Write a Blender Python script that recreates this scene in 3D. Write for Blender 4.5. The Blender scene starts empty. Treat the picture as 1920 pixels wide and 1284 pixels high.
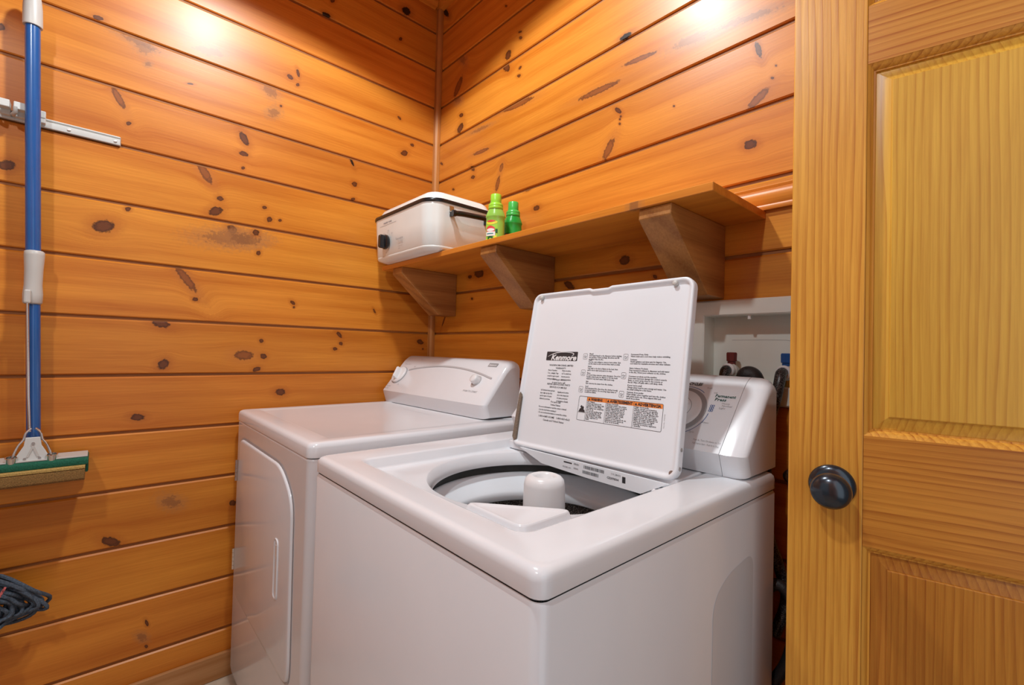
import bpy, bmesh, math, random
from mathutils import Vector, Matrix
random.seed(7)
S = bpy.context.scene
COL = S.collection
pi = math.pi

# ------------------------------------------------------------------ camera
cd = bpy.data.cameras.new('camera'); cam = bpy.data.objects.new('camera', cd); COL.objects.link(cam)
cd.sensor_width = 36; cd.lens = 868.3 * 36 / 1920; cd.clip_start = 0.02
yaw, pitch, roll = 0.8398, 0.0175, 0.0254
fwd = Vector((-math.sin(yaw) * math.cos(pitch), math.cos(yaw) * math.cos(pitch), math.sin(pitch)))
rt = Vector((math.cos(yaw), math.sin(yaw), 0)); up = rt.cross(fwd)
r2 = rt * math.cos(roll) + up * math.sin(roll); u2 = -rt * math.sin(roll) + up * math.cos(roll)
M = Matrix((r2, u2, -fwd)).transposed().to_4x4(); M.translation = (1.8679, -1.17, 1.1549)
cam.matrix_world = M
S.camera = cam

# ------------------------------------------------------------------ world, lights, exposure
w = bpy.data.worlds.new('world'); S.world = w; w.use_nodes = True
w.node_tree.nodes['Background'].inputs[0].default_value = (0.85, 0.92, 1.0, 1)
w.node_tree.nodes['Background'].inputs[1].default_value = 0.18
LAMP_E = 97.0; LAMP2_E = 65.0; CENTRE2 = (1.58, -1.85)
S.view_settings.view_transform = 'Standard'; S.view_settings.look = 'None'
S.view_settings.gamma = 1; S.view_settings.use_curve_mapping = False
S.view_settings.exposure = -0.42
def area(name, loc, target, sx, sy, power, col):
    l = bpy.data.lights.new(name, 'AREA'); l.shape = 'RECTANGLE'; l.size = sx; l.size_y = sy
    l.energy = power; l.color = col
    o = bpy.data.objects.new(name, l); COL.objects.link(o); o.location = loc
    d = Vector(target) - Vector(loc); o.rotation_euler = d.to_track_quat('-Z', 'Y').to_euler()
    return o
# daylight through the doorway behind the camera, and an added front fill light
area('doorway_daylight', (2.33, -1.05, 1.25), (0.9, -0.7, 0.9), 0.7, 1.7, 5.2, (0.84, 0.94, 1.0))
area('front_fill', (1.1, -2.33, 1.5), (0.8, 0, 0.9), 1.3, 1.6, 1.8, (0.88, 0.94, 1.0))
CENTRE = (0.91, -0.82)

# ------------------------------------------------------------------ node helpers
def sock(nt, v, s):
    if hasattr(v, 'is_output') or isinstance(v, bpy.types.NodeSocket): nt.links.new(v, s)
    else: s.default_value = v
def math_(nt, op, a, b=None, c=None):
    n = nt.nodes.new('ShaderNodeMath'); n.operation = op
    sock(nt, a, n.inputs[0])
    if b is not None: sock(nt, b, n.inputs[1])
    if c is not None: sock(nt, c, n.inputs[2])
    return n.outputs[0]
def vmath(nt, op, a, b=None):
    n = nt.nodes.new('ShaderNodeVectorMath'); n.operation = op
    sock(nt, a, n.inputs[0])
    if b is not None: sock(nt, b, n.inputs[1])
    return n.outputs['Value' if op == 'LENGTH' else 'Vector']
def comb(nt, x, y, z):
    n = nt.nodes.new('ShaderNodeCombineXYZ')
    for i, v in enumerate((x, y, z)): sock(nt, v, n.inputs[i])
    return n.outputs[0]
def noise(nt, vec, scale=1.0, detail=2.0, rough=0.5):
    n = nt.nodes.new('ShaderNodeTexNoise'); nt.links.new(vec, n.inputs['Vector'])
    n.inputs['Scale'].default_value = scale; n.inputs['Detail'].default_value = detail; n.inputs['Roughness'].default_value = rough
    return n.outputs[0]
def mrange(nt, v, a, b, c=0.0, d=1.0, smooth=False):
    n = nt.nodes.new('ShaderNodeMapRange'); n.interpolation_type = 'SMOOTHSTEP' if smooth else 'LINEAR'
    sock(nt, v, n.inputs[0])
    for i, x in enumerate((a, b, c, d)): n.inputs[i + 1].default_value = x
    return n.outputs[0]
def mixc(nt, f, a, b, blend='MIX'):
    n = nt.nodes.new('ShaderNodeMix'); n.data_type = 'RGBA'; n.blend_type = blend
    sock(nt, f, n.inputs[0]); sock(nt, a, n.inputs[6]); sock(nt, b, n.inputs[7])
    return n.outputs[2]
def c4(c): return (c[0], c[1], c[2], 1.0)
def new_mat(name):
    m = bpy.data.materials.new(name); m.use_nodes = True
    return m, m.node_tree, m.node_tree.nodes['Principled BSDF']

def plain(name, col, rough=0.4, metal=0.0, coat=0.0, bump=0.0, bscale=300, var=0.03, vscale=12, emit=None, spec=0.5, trans=0.0):
    m, nt, b = new_mat(name)
    tc = nt.nodes.new('ShaderNodeTexCoord')
    n = noise(nt, tc.outputs['Object'], vscale, 3)
    f = mrange(nt, n, 0.3, 0.7, 1 - var, 1 + var)
    col_o = mixc(nt, 1.0, c4(col), (1, 1, 1, 1), 'MULTIPLY')
    nn = col_o.node
    nt.links.new(comb(nt, f, f, f), nn.inputs[7])
    nt.links.new(col_o, b.inputs['Base Color'])
    b.inputs['Roughness'].default_value = rough; b.inputs['Metallic'].default_value = metal
    b.inputs['Coat Weight'].default_value = coat; b.inputs['Coat Roughness'].default_value = 0.08
    b.inputs['Specular IOR Level'].default_value = spec
    b.inputs['Transmission Weight'].default_value = trans
    if bump:
        bn = nt.nodes.new('ShaderNodeBump'); bn.inputs['Strength'].default_value = bump; bn.inputs['Distance'].default_value = 0.002
        nt.links.new(noise(nt, tc.outputs['Object'], bscale, 2), bn.inputs['Height']); nt.links.new(bn.outputs[0], b.inputs['Normal'])
    if emit:
        b.inputs['Emission Color'].default_value = c4(emit[0]); b.inputs['Emission Strength'].default_value = emit[1]
    return m

def knot_group():
    g = bpy.data.node_groups.new('knot_mark', 'ShaderNodeTree')
    for n, t in (('P', 'NodeSocketVector'), ('Centre', 'NodeSocketVector'), ('Angle', 'NodeSocketFloat'), ('Size', 'NodeSocketVector'), ('Wob', 'NodeSocketFloat')):
        g.interface.new_socket(n, in_out='INPUT', socket_type=t)
    for n in ('R', 'Off'): g.interface.new_socket(n, in_out='OUTPUT', socket_type='NodeSocketFloat')
    gi = g.nodes.new('NodeGroupInput'); go = g.nodes.new('NodeGroupOutput')
    d = vmath(g, 'SUBTRACT', gi.outputs['P'], gi.outputs['Centre'])
    vr = g.nodes.new('ShaderNodeVectorRotate'); vr.rotation_type = 'Z_AXIS'
    g.links.new(d, vr.inputs['Vector']); g.links.new(math_(g, 'MULTIPLY', gi.outputs['Angle'], -1.0), vr.inputs['Angle'])
    e = vmath(g, 'DIVIDE', vr.outputs[0], gi.outputs['Size'])
    r = math_(g, 'ADD', vmath(g, 'LENGTH', e), gi.outputs['Wob'])
    g.links.new(r, go.inputs['R'])
    sp = g.nodes.new('ShaderNodeSeparateXYZ'); g.links.new(d, sp.inputs[0])
    ex = math_(g, 'EXPONENT', math_(g, 'MULTIPLY', math_(g, 'MULTIPLY', r, r), -0.16))
    g.links.new(math_(g, 'MULTIPLY', sp.outputs[1], math_(g, 'MULTIPLY', ex, 0.8)), go.inputs['Off'])
    return g
KG = knot_group()

def wood(name, au, av, aw, light, dark, knots=(), seed=0.0, su=1.0, rings=22.0, rcon=0.5, ncon=0.75, fcon=1.15, rough=0.38, tint=1.0, sgn=1, coat=0.08, spec=0.35, wob=1.0, fig=7.0, saw=False):
    """grain runs along object axis au, across av; aw = remaining axis"""
    m, nt, b = new_mat(name)
    tc = nt.nodes.new('ShaderNodeTexCoord'); sp = nt.nodes.new('ShaderNodeSeparateXYZ')
    nt.links.new(tc.outputs['Object'], sp.inputs[0])
    u = math_(nt, 'MULTIPLY', sp.outputs[au], float(sgn)); v = sp.outputs[av]; ww = sp.outputs[aw]
    P = comb(nt, u, v, 0.0)
    off = None; cores = []
    if knots:
        wb = math_(nt, 'MULTIPLY', math_(nt, 'SUBTRACT', noise(nt, P, 130, 2), 0.5), 0.8)
        wb2 = math_(nt, 'MULTIPLY', math_(nt, 'SUBTRACT', noise(nt, P, 90, 4, 0.7), 0.5), 3.2)
    for (ku, kv, a, bb, an, kind) in knots:
        n = nt.nodes.new('ShaderNodeGroup'); n.node_tree = KG
        nt.links.new(P, n.inputs['P']); n.inputs['Centre'].default_value = (ku, kv, 0); n.inputs['Angle'].default_value = an
        n.inputs['Size'].default_value = (a * 1.08, bb * 1.08, 1)
        nt.links.new(wb2 if kind == 2 else wb, n.inputs['Wob'])
        if kind != 2 and max(a, bb) > 0.004:
            off = n.outputs['Off'] if off is None else math_(nt, 'ADD', off, n.outputs['Off'])
        cores.append((n.outputs['R'], kind))
    v2 = v if off is None else math_(nt, 'SUBTRACT', v, off)
    G = comb(nt, math_(nt, 'ADD', math_(nt, 'MULTIPLY', u, 0.8 * su), seed), math_(nt, 'MULTIPLY', v2, 9.0 * su), math_(nt, 'MULTIPLY', ww, 9.0 * su))
    n1 = noise(nt, G, 1.0, 3, 0.55)
    F = comb(nt, math_(nt, 'ADD', math_(nt, 'MULTIPLY', u, 5.0 * su), seed), math_(nt, 'MULTIPLY', v2, 190.0 * su), math_(nt, 'MULTIPLY', ww, 190.0 * su))
    n2 = noise(nt, F, 1.0, 4, 0.7)
    ph = math_(nt, 'ADD', math_(nt, 'MULTIPLY', math_(nt, 'ADD', v2, ww), rings * 2 * pi), math_(nt, 'MULTIPLY', n1, fig * wob))
    if saw:   # latewood lines: slow darkening, then a sharp edge; their strength wanders
        g2 = noise(nt, comb(nt, math_(nt, 'MULTIPLY', u, 1.7), math_(nt, 'MULTIPLY', v2, 8.0), seed), 1.0, 2)
        ph = math_(nt, 'ADD', ph, math_(nt, 'MULTIPLY', g2, 12.0))
        fr_ = math_(nt, 'FRACT', math_(nt, 'DIVIDE', ph, 2 * pi))
        up_ = math_(nt, 'POWER', fr_, 2.6)
        dn_ = mrange(nt, fr_, 0.90, 1.0, 1.0, 0.0, True)
        am = mrange(nt, noise(nt, comb(nt, math_(nt, 'MULTIPLY', u, 1.2), math_(nt, 'MULTIPLY', v2, 45.0), seed + 4.0), 1.0, 2), 0.3, 0.7, 0.35, 1.25)
        sn = math_(nt, 'MULTIPLY', math_(nt, 'MULTIPLY', up_, dn_), am)
    else:
        sn = math_(nt, 'POWER', math_(nt, 'MULTIPLY_ADD', math_(nt, 'SINE', ph), 0.5, 0.5), 2.2)
    f = math_(nt, 'ADD', math_(nt, 'MULTIPLY', mrange(nt, n1, 0.25, 0.75), ncon), math_(nt, 'ADD', math_(nt, 'MULTIPLY', sn, rcon), math_(nt, 'MULTIPLY', math_(nt, 'SUBTRACT', n2, 0.5), fcon)))
    f = mrange(nt, f, 0.0, 1.0)
    col = mixc(nt, f, c4([x * tint for x in light]), c4([x * tint for x in dark]))
    big = noise(nt, comb(nt, math_(nt, 'ADD', math_(nt, 'MULTIPLY', u, 1.6), seed * 3.1), math_(nt, 'MULTIPLY', v, 3.0), 0.0), 1.0, 2)
    bf = mrange(nt, big, 0.3, 0.7, 0.9, 1.08)
    col = mixc(nt, 1.0, col, comb(nt, bf, math_(nt, 'POWER', bf, 1.3), math_(nt, 'POWER', bf, 1.6)), 'MULTIPLY')
    for r, kind in cores:
        halo = mrange(nt, r, 1.0, 2.6, 0.45, 0.0, True)
        hc = {0: (0.40, 0.10, 0.010), 1: (0.50, 0.16, 0.03), 2: (0.40, 0.17, 0.06), 3: (0.3, 0.09, 0.02)}[kind]
        col = mixc(nt, halo, col, c4(hc))
        core = mrange(nt, r, 0.8, 1.12, 1.0, 0.0, True)
        cc = {0: (0.13, 0.035, 0.010), 1: (0.26, 0.075, 0.018), 2: (0.19, 0.07, 0.028), 3: (0.02, 0.01, 0.006)}[kind]
        edge = mrange(nt, r, 0.5, 0.95)
        ed = {0: (0.028, 0.007, 0.003), 1: (0.085, 0.025, 0.01), 2: (0.2, 0.08, 0.03), 3: (0.012, 0.006, 0.004)}[kind]
        op = {0: 0.95, 1: 0.9, 2: 0.5, 3: 1.0}[kind]
        col = mixc(nt, math_(nt, 'MULTIPLY', core, op), col, mixc(nt, edge, c4(cc), c4(ed)))
    nt.links.new(col, b.inputs['Base Color'])
    b.inputs['Roughness'].default_value = rough
    b.inputs['Specular IOR Level'].default_value = spec
    b.inputs['Coat Weight'].default_value = coat; b.inputs['Coat Roughness'].default_value = 0.27
    bn = nt.nodes.new('ShaderNodeBump'); bn.inputs['Strength'].default_value = 0.12; bn.inputs['Distance'].default_value = 0.001
    nt.links.new(f, bn.inputs['Height']); nt.links.new(bn.outputs[0], b.inputs['Normal'])
    return m

# ------------------------------------------------------------------ object helpers
ROOTLOC = {}
def tag(o, label=None, cat=None, group=None, kind=None):
    if label: o['label'] = label
    if cat: o['category'] = cat
    if group: o['group'] = group
    if kind: o['kind'] = kind
    return o
def empty(name, loc, label=None, cat=None, kind=None, group=None, rz=0.0):
    o = bpy.data.objects.new(name, None); COL.objects.link(o); o.location = loc; o.rotation_euler = (0, 0, rz)
    o.empty_display_size = 0.05
    ROOTLOC[o.name] = Vector(loc) if rz == 0 else Vector((0, 0, 0))   # turned roots take local coordinates
    return tag(o, label, cat, group, kind)
def link(name, me, mat=None, parent=None, smooth=None, label=None, cat=None, kind=None, group=None, loc=None):
    """me in world coordinates; moved so that the object sits in its parent's frame"""
    if mat is not None and not isinstance(mat, (list, tuple)): mat = [mat]
    for x in (mat or []): me.materials.append(x)
    o = bpy.data.objects.new(name, me); COL.objects.link(o)
    if parent is not None:
        off = ROOTLOC[parent.name]; o.parent = parent
        if off.length > 0: me.transform(Matrix.Translation(-off))
        ROOTLOC[o.name] = off
    elif loc is not None:
        me.transform(Matrix.Translation(-Vector(loc))); o.location = loc; ROOTLOC[o.name] = Vector(loc)
    else: ROOTLOC[o.name] = Vector((0, 0, 0))
    if smooth is not None:
        for p in me.polygons: p.use_smooth = len(p.vertices) < 5
        if smooth < 180: me.set_sharp_from_angle(angle=math.radians(smooth))
    return tag(o, label, cat, group, kind)

class MB:
    def __init__(s): s.v = []; s.f = []; s.m = []
    def add(s, vs, fs, mi=0):
        n = len(s.v); s.v += [tuple(x) for x in vs]; s.f += [tuple(i + n for i in f) for f in fs]; s.m += [mi] * len(fs); return s
    def box(s, a, b, mi=0):
        x0, y0, z0 = a; x1, y1, z1 = b
        return s.add([(x0, y0, z0), (x1, y0, z0), (x1, y1, z0), (x0, y1, z0), (x0, y0, z1), (x1, y0, z1), (x1, y1, z1), (x0, y1, z1)],
                     [(0, 3, 2, 1), (4, 5, 6, 7), (0, 1, 5, 4), (1, 2, 6, 5), (2, 3, 7, 6), (3, 0, 4, 7)], mi)
    def loft(s, rings, cap0=False, cap1=False, closed=True, mi=0):
        n = len(rings[0]); vs = [p for r in rings for p in r]; fs = []
        for i in range(len(rings) - 1):
            for j in range(n if closed else n - 1):
                k = (j + 1) % n
                fs.append((i * n + j, i * n + k, (i + 1) * n + k, (i + 1) * n + j))
        if cap0: fs.append(tuple(range(n - 1, -1, -1)))
        if cap1: fs.append(tuple(range((len(rings) - 1) * n, len(rings) * n)))
        return s.add(vs, fs, mi)
    def lathe(s, prof, c, axis=(0, 0, 1), n=32, cap0=True, cap1=True, sq=1.0, mi=0):
        """prof [(r, h)] around axis at c"""
        az = Vector(axis).normalized(); ax = az.orthogonal().normalized() if abs(az.z) < 0.99 else Vector((1, 0, 0)); ay = az.cross(ax)
        rings = [[Vector(c) + az * h + (ax * math.cos(t) + ay * math.sin(t) * sq) * r for t in [2 * pi * i / n for i in range(n)]] for r, h in prof]
        return s.loft(rings, cap0, cap1, mi=mi)
    def tube(s, pts, r, n=10, cap=True, mi=0):
        P = [Vector(p) for p in pts]; rings = []; prev = None
        for i, p in enumerate(P):
            t = (P[min(i + 1, len(P) - 1)] - P[max(i - 1, 0)]).normalized()
            a = (prev - t * prev.dot(t)).normalized() if prev is not None else t.orthogonal().normalized()
            prev = a; b = t.cross(a); rr = r[i] if isinstance(r, (list, tuple)) else r
            rings.append([p + (a * math.cos(2 * pi * k / n) + b * math.sin(2 * pi * k / n)) * rr for k in range(n)])
        return s.loft(rings, cap, cap, mi=mi)
    def prism(s, poly, d, mi=0):
        """poly: list of 3D points, d: extrusion vector"""
        d = Vector(d); return s.loft([[Vector(p) for p in poly], [Vector(p) + d for p in poly]], True, True, mi=mi)
    def mesh(s, name='mesh'):
        me = bpy.data.meshes.new(name); me.from_pydata([tuple(v) for v in s.v], [], s.f)
        for p, mi in zip(me.polygons, s.m): p.material_index = mi
        bm = bmesh.new(); bm.from_mesh(me); bmesh.ops.recalc_face_normals(bm, faces=bm.faces); bm.to_mesh(me); bm.free()
        return me
    def build(s, name, mat, parent=None, smooth=35, bevel=0, seg=2, **k):
        me = s.mesh(name)
        if bevel:
            bm = bmesh.new(); bm.from_mesh(me)
            bmesh.ops.remove_doubles(bm, verts=bm.verts, dist=1e-6)
            es = [e for e in bm.edges if len(e.link_faces) == 2 and e.calc_face_angle(0) > 0.5]
            bmesh.ops.bevel(bm, geom=es, offset=bevel, segments=seg, profile=0.5, affect='EDGES', clamp_overlap=True)
            bm.to_mesh(me); bm.free()
        return link(name, me, mat, parent, smooth, **k)

def rrect(x0, x1, y0, y1, r, n=6):
    out = []
    for cx, cy, a0 in ((x1 - r, y1 - r, 0), (x0 + r, y1 - r, pi / 2), (x0 + r, y0 + r, pi), (x1 - r, y0 + r, 1.5 * pi)):
        for i in range(n + 1):
            a = a0 + pi / 2 * i / n; out.append((cx + r * math.cos(a), cy + r * math.sin(a)))
    return out
def smoothpath(pts, n=8):
    P = [Vector(p) for p in pts]; out = []
    for i in range(len(P) - 1):
        p0 = P[max(i - 1, 0)]; p1 = P[i]; p2 = P[i + 1]; p3 = P[min(i + 2, len(P) - 1)]
        for k in range(n):
            t = k / n
            out.append(0.5 * ((2 * p1) + (p2 - p0) * t + (2 * p0 - 5 * p1 + 4 * p2 - p3) * t * t + (3 * p1 - p0 - 3 * p2 + p3) * t ** 3))
    out.append(P[-1]); return out
class Frame:
    def __init__(s, o, ex, ey):
        s.o = Vector(o); s.x = Vector(ex).normalized(); s.y = Vector(ey).normalized(); s.n = s.x.cross(s.y)
    def __call__(s, a, b, c=0.0): return s.o + s.x * a + s.y * b + s.n * c
def add_text(mb, fr, body, a, b, size, align='LEFT', sx=1.0, shear=0.0, bold=0.0, h=0.0003, mi=0, rot=0.0, res=1, ls=1.0, fit=None):
    cu = bpy.data.curves.new('t', 'FONT'); cu.body = body; cu.size = size; cu.align_x = align; cu.shear = shear; cu.offset = bold
    cu.resolution_u = res; cu.space_line = ls
    o = bpy.data.objects.new('t', cu); COL.objects.link(o)
    dg = bpy.context.evaluated_depsgraph_get(); me = bpy.data.meshes.new_from_object(o.evaluated_get(dg))
    if fit: xs = [v.co.x for v in me.vertices]; sx = fit / max(max(xs) - min(xs), 1e-6)
    c, s_ = math.cos(rot), math.sin(rot)
    mb.add([fr(a + (v.co.x * sx) * c - v.co.y * s_, b + (v.co.x * sx) * s_ + v.co.y * c, h) for v in me.vertices], [tuple(p.vertices) for p in me.polygons], mi)
    bpy.data.objects.remove(o); bpy.data.curves.remove(cu); bpy.data.meshes.remove(me)
def add_poly(mb, fr, pts, h0=0.0, h1=0.0003, mi=0):
    mb.loft([[fr(a, b, h0) for a, b in pts], [fr(a, b, h1) for a, b in pts]], False, True, mi=mi)
def add_rect(mb, fr, a0, b0, a1, b1, h1=0.0003, mi=0, h0=0.0): add_poly(mb, fr, [(a0, b0), (a1, b0), (a1, b1), (a0, b1)], h0, h1, mi)
def add_stroke(mb, fr, pts, wd, h1=0.0003, mi=0, closed=False):
    P = [Vector(p) for p in pts]; n = len(P); L = []; R = []
    for i, p in enumerate(P):
        q0 = P[(i - 1) % n] if closed else P[max(i - 1, 0)]; q1 = P[(i + 1) % n] if closed else P[min(i + 1, n - 1)]
        t = (q1 - q0).normalized(); nn = Vector((-t.y, t.x)); ww = (wd[i] if isinstance(wd, (list, tuple)) else wd) / 2
        L.append(p + nn * ww); R.append(p - nn * ww)
    for i in range(n if closed else n - 1):
        k = (i + 1) % n
        mb.add([fr(*L[i], h1), fr(*R[i], h1), fr(*R[k], h1), fr(*L[k], h1)], [(0, 1, 2, 3)], mi)

def letters(root, F, mat, items, name='lettering'):
    for it in items:
        kw = it[4] if len(it) > 4 else {}
        mb = MB(); add_text(mb, F, it[0], it[1], it[2], it[3], **kw); mb.build(name, mat, root, None)

# ------------------------------------------------------------------ materials
PL = (0.76, 0.285, 0.034); PD = (0.51, 0.138, 0.010)
WHITE = plain('white_enamel', (0.79, 0.81, 0.845), 0.17, coat=0.12, var=0.01, spec=0.36)
CREAM = plain('cream_enamel', (0.83, 0.86, 0.83), 0.2, coat=0.2, var=0.02)
PLAST = plain('white_plastic', (0.82, 0.82, 0.83), 0.3, var=0.01)
RINGW = plain('pale_blue_white_plastic', (0.84, 0.89, 0.94), 0.35, var=0.02)
LIDW = plain('lid_inner_enamel', (0.80, 0.83, 0.87), 0.3, var=0.015, vscale=5)
GREYP = plain('grey_print', (0.33, 0.33, 0.34), 0.5)
LGREY = plain('light_grey_print', (0.50, 0.49, 0.50), 0.5)
BLACK = plain('black_print', (0.03, 0.03, 0.035), 0.5)
BLKPL = plain('black_plastic', (0.012, 0.012, 0.014), 0.25)
BLKRUB = plain('black_rubber', (0.018, 0.018, 0.02), 0.4, bump=0.6, bscale=500)
DARKG = plain('dark_grey_gasket', (0.06, 0.062, 0.058), 0.5, var=0.15, vscale=30)
ORANGE = plain('orange_print', (0.85, 0.25, 0.05), 0.5)
CHROME = plain('chrome', (0.75, 0.74, 0.72), 0.18, metal=1.0)
STEEL = plain('brushed_steel', (0.5, 0.48, 0.46), 0.35, metal=1.0)
RUST = plain('rusty_stain', (0.20, 0.15, 0.11), 0.8, var=0.6, vscale=700, bump=0.5)
BRONZE = plain('oil_rubbed_bronze', (0.045, 0.055, 0.07), 0.24, metal=0.7, coat=0.3, spec=0.6)
BLUE = plain('blue_enamel', (0.015, 0.10, 0.33), 0.25, coat=0.4, var=0.06, vscale=20)
GREYPL = plain('pale_grey_plastic', (0.56, 0.55, 0.52), 0.4, var=0.03)
RAILW = plain('white_painted_metal', (0.66, 0.68, 0.66), 0.4)
REDM = plain('dark_red_paint', (0.13, 0.012, 0.012), 0.4)
BLUEM = plain('blue_paint', (0.01, 0.09, 0.32), 0.4)
BRASS = plain('brass', (0.45, 0.36, 0.10), 0.35, metal=0.9)
BOXW = plain('white_box_plastic', (0.80, 0.82, 0.76), 0.35, var=0.04, vscale=9)
FLOORM = plain('pale_vinyl_floor', (0.52, 0.42, 0.32), 0.4, var=0.15, vscale=25)
GROOVE = plain('wood_groove_backing', (0.30, 0.105, 0.02), 0.6, var=0.1)
KL= [(1.143,1.9,0.03,0.009,-2.05,1),(1.116,1.83,0.0072,0.0051,2.39,0),(1.088,2.079,0.0165,0.0127,-3.14,2),(1.098,2.092,0.0405,0.0091,-3.02,2),(1.075,2.034,0.0077,0.0063,2.28,2),(0.964,2.016,0.009,0.0026,2.91,0),(0.801,1.885,0.0229,0.0116,-2.07,0),(0.801,1.831,0.0137,0.008,-3.1,0),(0.801,1.78,0.0061,0.0047,2.03,0),(0.914,1.731,0.0339,0.0124,-2.14,1),(0.867,1.655,0.0097,0.0076,-3.13,0),(0.879,1.608,0.0207,0.0136,2.56,0),(1.368,1.626,0.0172,0.0122,2.56,0),(1.165,1.499,0.0239,0.0172,2.76,0),(1.11,1.564,0.0072,0.0059,2.19,0),(0.828,1.555,0.0151,0.0134,-2.5,0),(0.835,1.522,0.0668,0.0205,3.03,2),(0.786,1.529,0.0448,0.019,3.02,2),(0.955,1.365,0.0456,0.0114,-2.21,1),(0.928,1.3,0.0075,0.0062,2.91,0),(1.018,1.214,0.0231,0.0119,-2.86,0),(0.912,2.148,0.0394,0.0132,3.03,2),(1.196,2.122,0.0122,0.0065,2.93,0),(1.389,1.999,0.0095,0.0063,1.71,0),(1.007,1.082,0.0165,0.0126,2.13,0),(0.778,1.114,0.0289,0.0152,3.14,1),(1.067,0.916,0.0159,0.01,-2.99,0),(1.119,0.541,0.0243,0.0115,-2.58,0),(1.024,0.26,0.01,0.0037,-1.9,0),(1.035,0.22,0.0141,0.0079,-2.28,2),(1.023,0.186,0.0057,0.0036,1.13,0),(0.796,0.594,0.0109,0.0085,-2.43,0),(0.972,0.632,0.0235,0.0144,-2.62,2),(0.182,2.664,0.0204,0.0159,2.66,3),(0.206,2.526,0.0096,0.0061,2.38,0),(0.53,2.469,0.0154,0.0093,3.01,3),(0.507,2.54,0.0109,0.0067,2.21,0),(0.656,2.168,0.0106,0.0081,-2.87,0),(0.628,2.194,0.0135,0.0053,-1.84,0),(0.628,2.149,0.0071,0.005,2.17,0),(0.722,2.085,0.0213,0.0156,-2.63,2),(0.708,2.013,0.0184,0.0123,2.46,2),(0.684,2.046,0.0046,0.0036,2.26,0),(0.2,2.174,0.0092,0.0057,-2.75,0),(0.133,2.074,0.009,0.0066,3.05,0),(0.171,2.026,0.0171,0.0111,2.63,0),(0.408,1.916,0.0153,0.005,-2.05,3),(0.394,1.828,0.0107,0.0094,2.97,0),(0.398,1.765,0.0094,0.0053,2.81,0),(0.728,1.655,0.0073,0.0059,2.91,0),(0.71,1.615,0.0098,0.0082,2.34,0),(0.674,1.619,0.0058,0.0047,2.55,0),(0.753,1.558,0.01,0.0098,1.8,0),(0.742,1.486,0.008,0.0068,1.95,0),(0.619,1.315,0.0095,0.0061,-2.51,0),(0.615,1.299,0.0041,0.0038,1.88,0),(0.29,1.309,0.0102,0.0036,-2.1,0),(0.714,1.111,0.0109,0.0087,-2.88,0),(0.723,1.167,0.0074,0.0065,-2.28,0),(0.735,1.064,0.0127,0.0078,2.82,0),(0.438,1.202,0.0139,0.0065,-2.29,0),(0.43,1.166,0.0079,0.0065,-2.6,0),(0.453,1.144,0.0086,0.0065,3.13,0),(0.062,1.184,0.016,0.0101,-2.77,0),(0.047,1.152,0.0042,0.0037,-3.13,0),(0.652,0.978,0.0169,0.0119,-3.03,0)]
KB= [(0.041,2.728,0.0358,0.0104,2.28,3),(0.186,2.442,0.0319,0.0132,2.29,2),(0.158,2.329,0.0437,0.0185,-2.26,1),(0.153,2.273,0.0277,0.0131,2.63,2),(0.189,2.19,0.0152,0.0081,2.89,0),(0.184,2.134,0.023,0.0166,-2.61,0),(0.498,2.316,0.0176,0.0164,-1.64,0),(0.49,2.269,0.0227,0.0127,2.46,0),(0.564,2.375,0.0101,0.0039,2.71,0),(0.568,2.35,0.0107,0.0053,2.49,0),(0.569,2.234,0.0078,0.0058,3.05,0),(0.564,2.205,0.0104,0.0054,2.8,0),(0.477,2.523,0.0079,0.0036,2.47,0),(0.559,2.096,0.0794,0.0115,3.07,1),(0.946,1.993,0.0775,0.0096,3.11,1),(0.339,1.982,0.0498,0.0074,3.09,1),(0.328,2.08,0.0537,0.0063,3.08,2),(1.046,2.12,0.0194,0.0079,-3.13,3),(1.255,2.006,0.0449,0.0124,3.0,2),(1.098,2.027,0.053,0.007,3.06,1),(1.4,1.989,0.0614,0.0084,2.99,2),(1.429,1.898,0.0214,0.0054,1.85,0),(1.43,1.778,0.0273,0.0107,-2.54,1),(1.461,1.815,0.0042,0.0026,2.34,0),(1.469,1.841,0.003,0.0019,2.14,0),(1.024,1.9,0.0144,0.0058,2.37,0),(1.034,1.878,0.0045,0.0029,2.45,0),(1.031,1.87,0.0045,0.0029,2.45,0),(1.031,1.856,0.0047,0.0033,2.25,0),(0.991,1.79,0.0328,0.0135,-2.12,1),(1.414,1.671,0.0142,0.0106,2.83,0),(1.21,1.843,0.0038,0.0025,2.34,0),(0.474,1.877,0.0164,0.0104,-1.9,1),(0.453,1.817,0.029,0.0105,-1.87,1),(0.283,1.926,0.018,0.0073,2.47,0),(0.288,1.888,0.0132,0.007,2.89,0),(0.678,1.673,0.0147,0.0084,3.09,0),(0.63,1.752,0.0146,0.0056,-3.06,0),(0.143,1.871,0.0088,0.0046,2.79,0),(0.041,2.016,0.0127,0.005,2.6,0),(1.059,1.434,0.0179,0.0132,3.07,0),(0.842,1.378,0.0228,0.011,2.64,0),(1.162,1.374,0.0072,0.0045,2.44,0),(0.347,1.472,0.0305,0.0177,2.99,0),(0.304,1.369,0.0075,0.0045,3.01,0),(0.285,1.463,0.0129,0.0072,3.11,0),(0.095,1.281,0.0245,0.0041,-2.09,0),(0.626,1.223,0.0062,0.003,2.89,0)]
# ------------------------------------------------------------------ room shell
Z0, SP = 1.0509, 0.1767
def knots_for(lst, i):
    lo = Z0 + i * SP; hi = lo + SP
    return [k for k in lst if lo - 0.004 - 0.5 * max(k[2], k[3]) * abs(math.sin(k[4])) < k[1] < hi + 0.004 + 0.5 * max(k[2], k[3]) * abs(math.sin(k[4]))]
ROOM_X, ROOM_Y, ROOM_Z = 2.42, -2.4, 2.775

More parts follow.
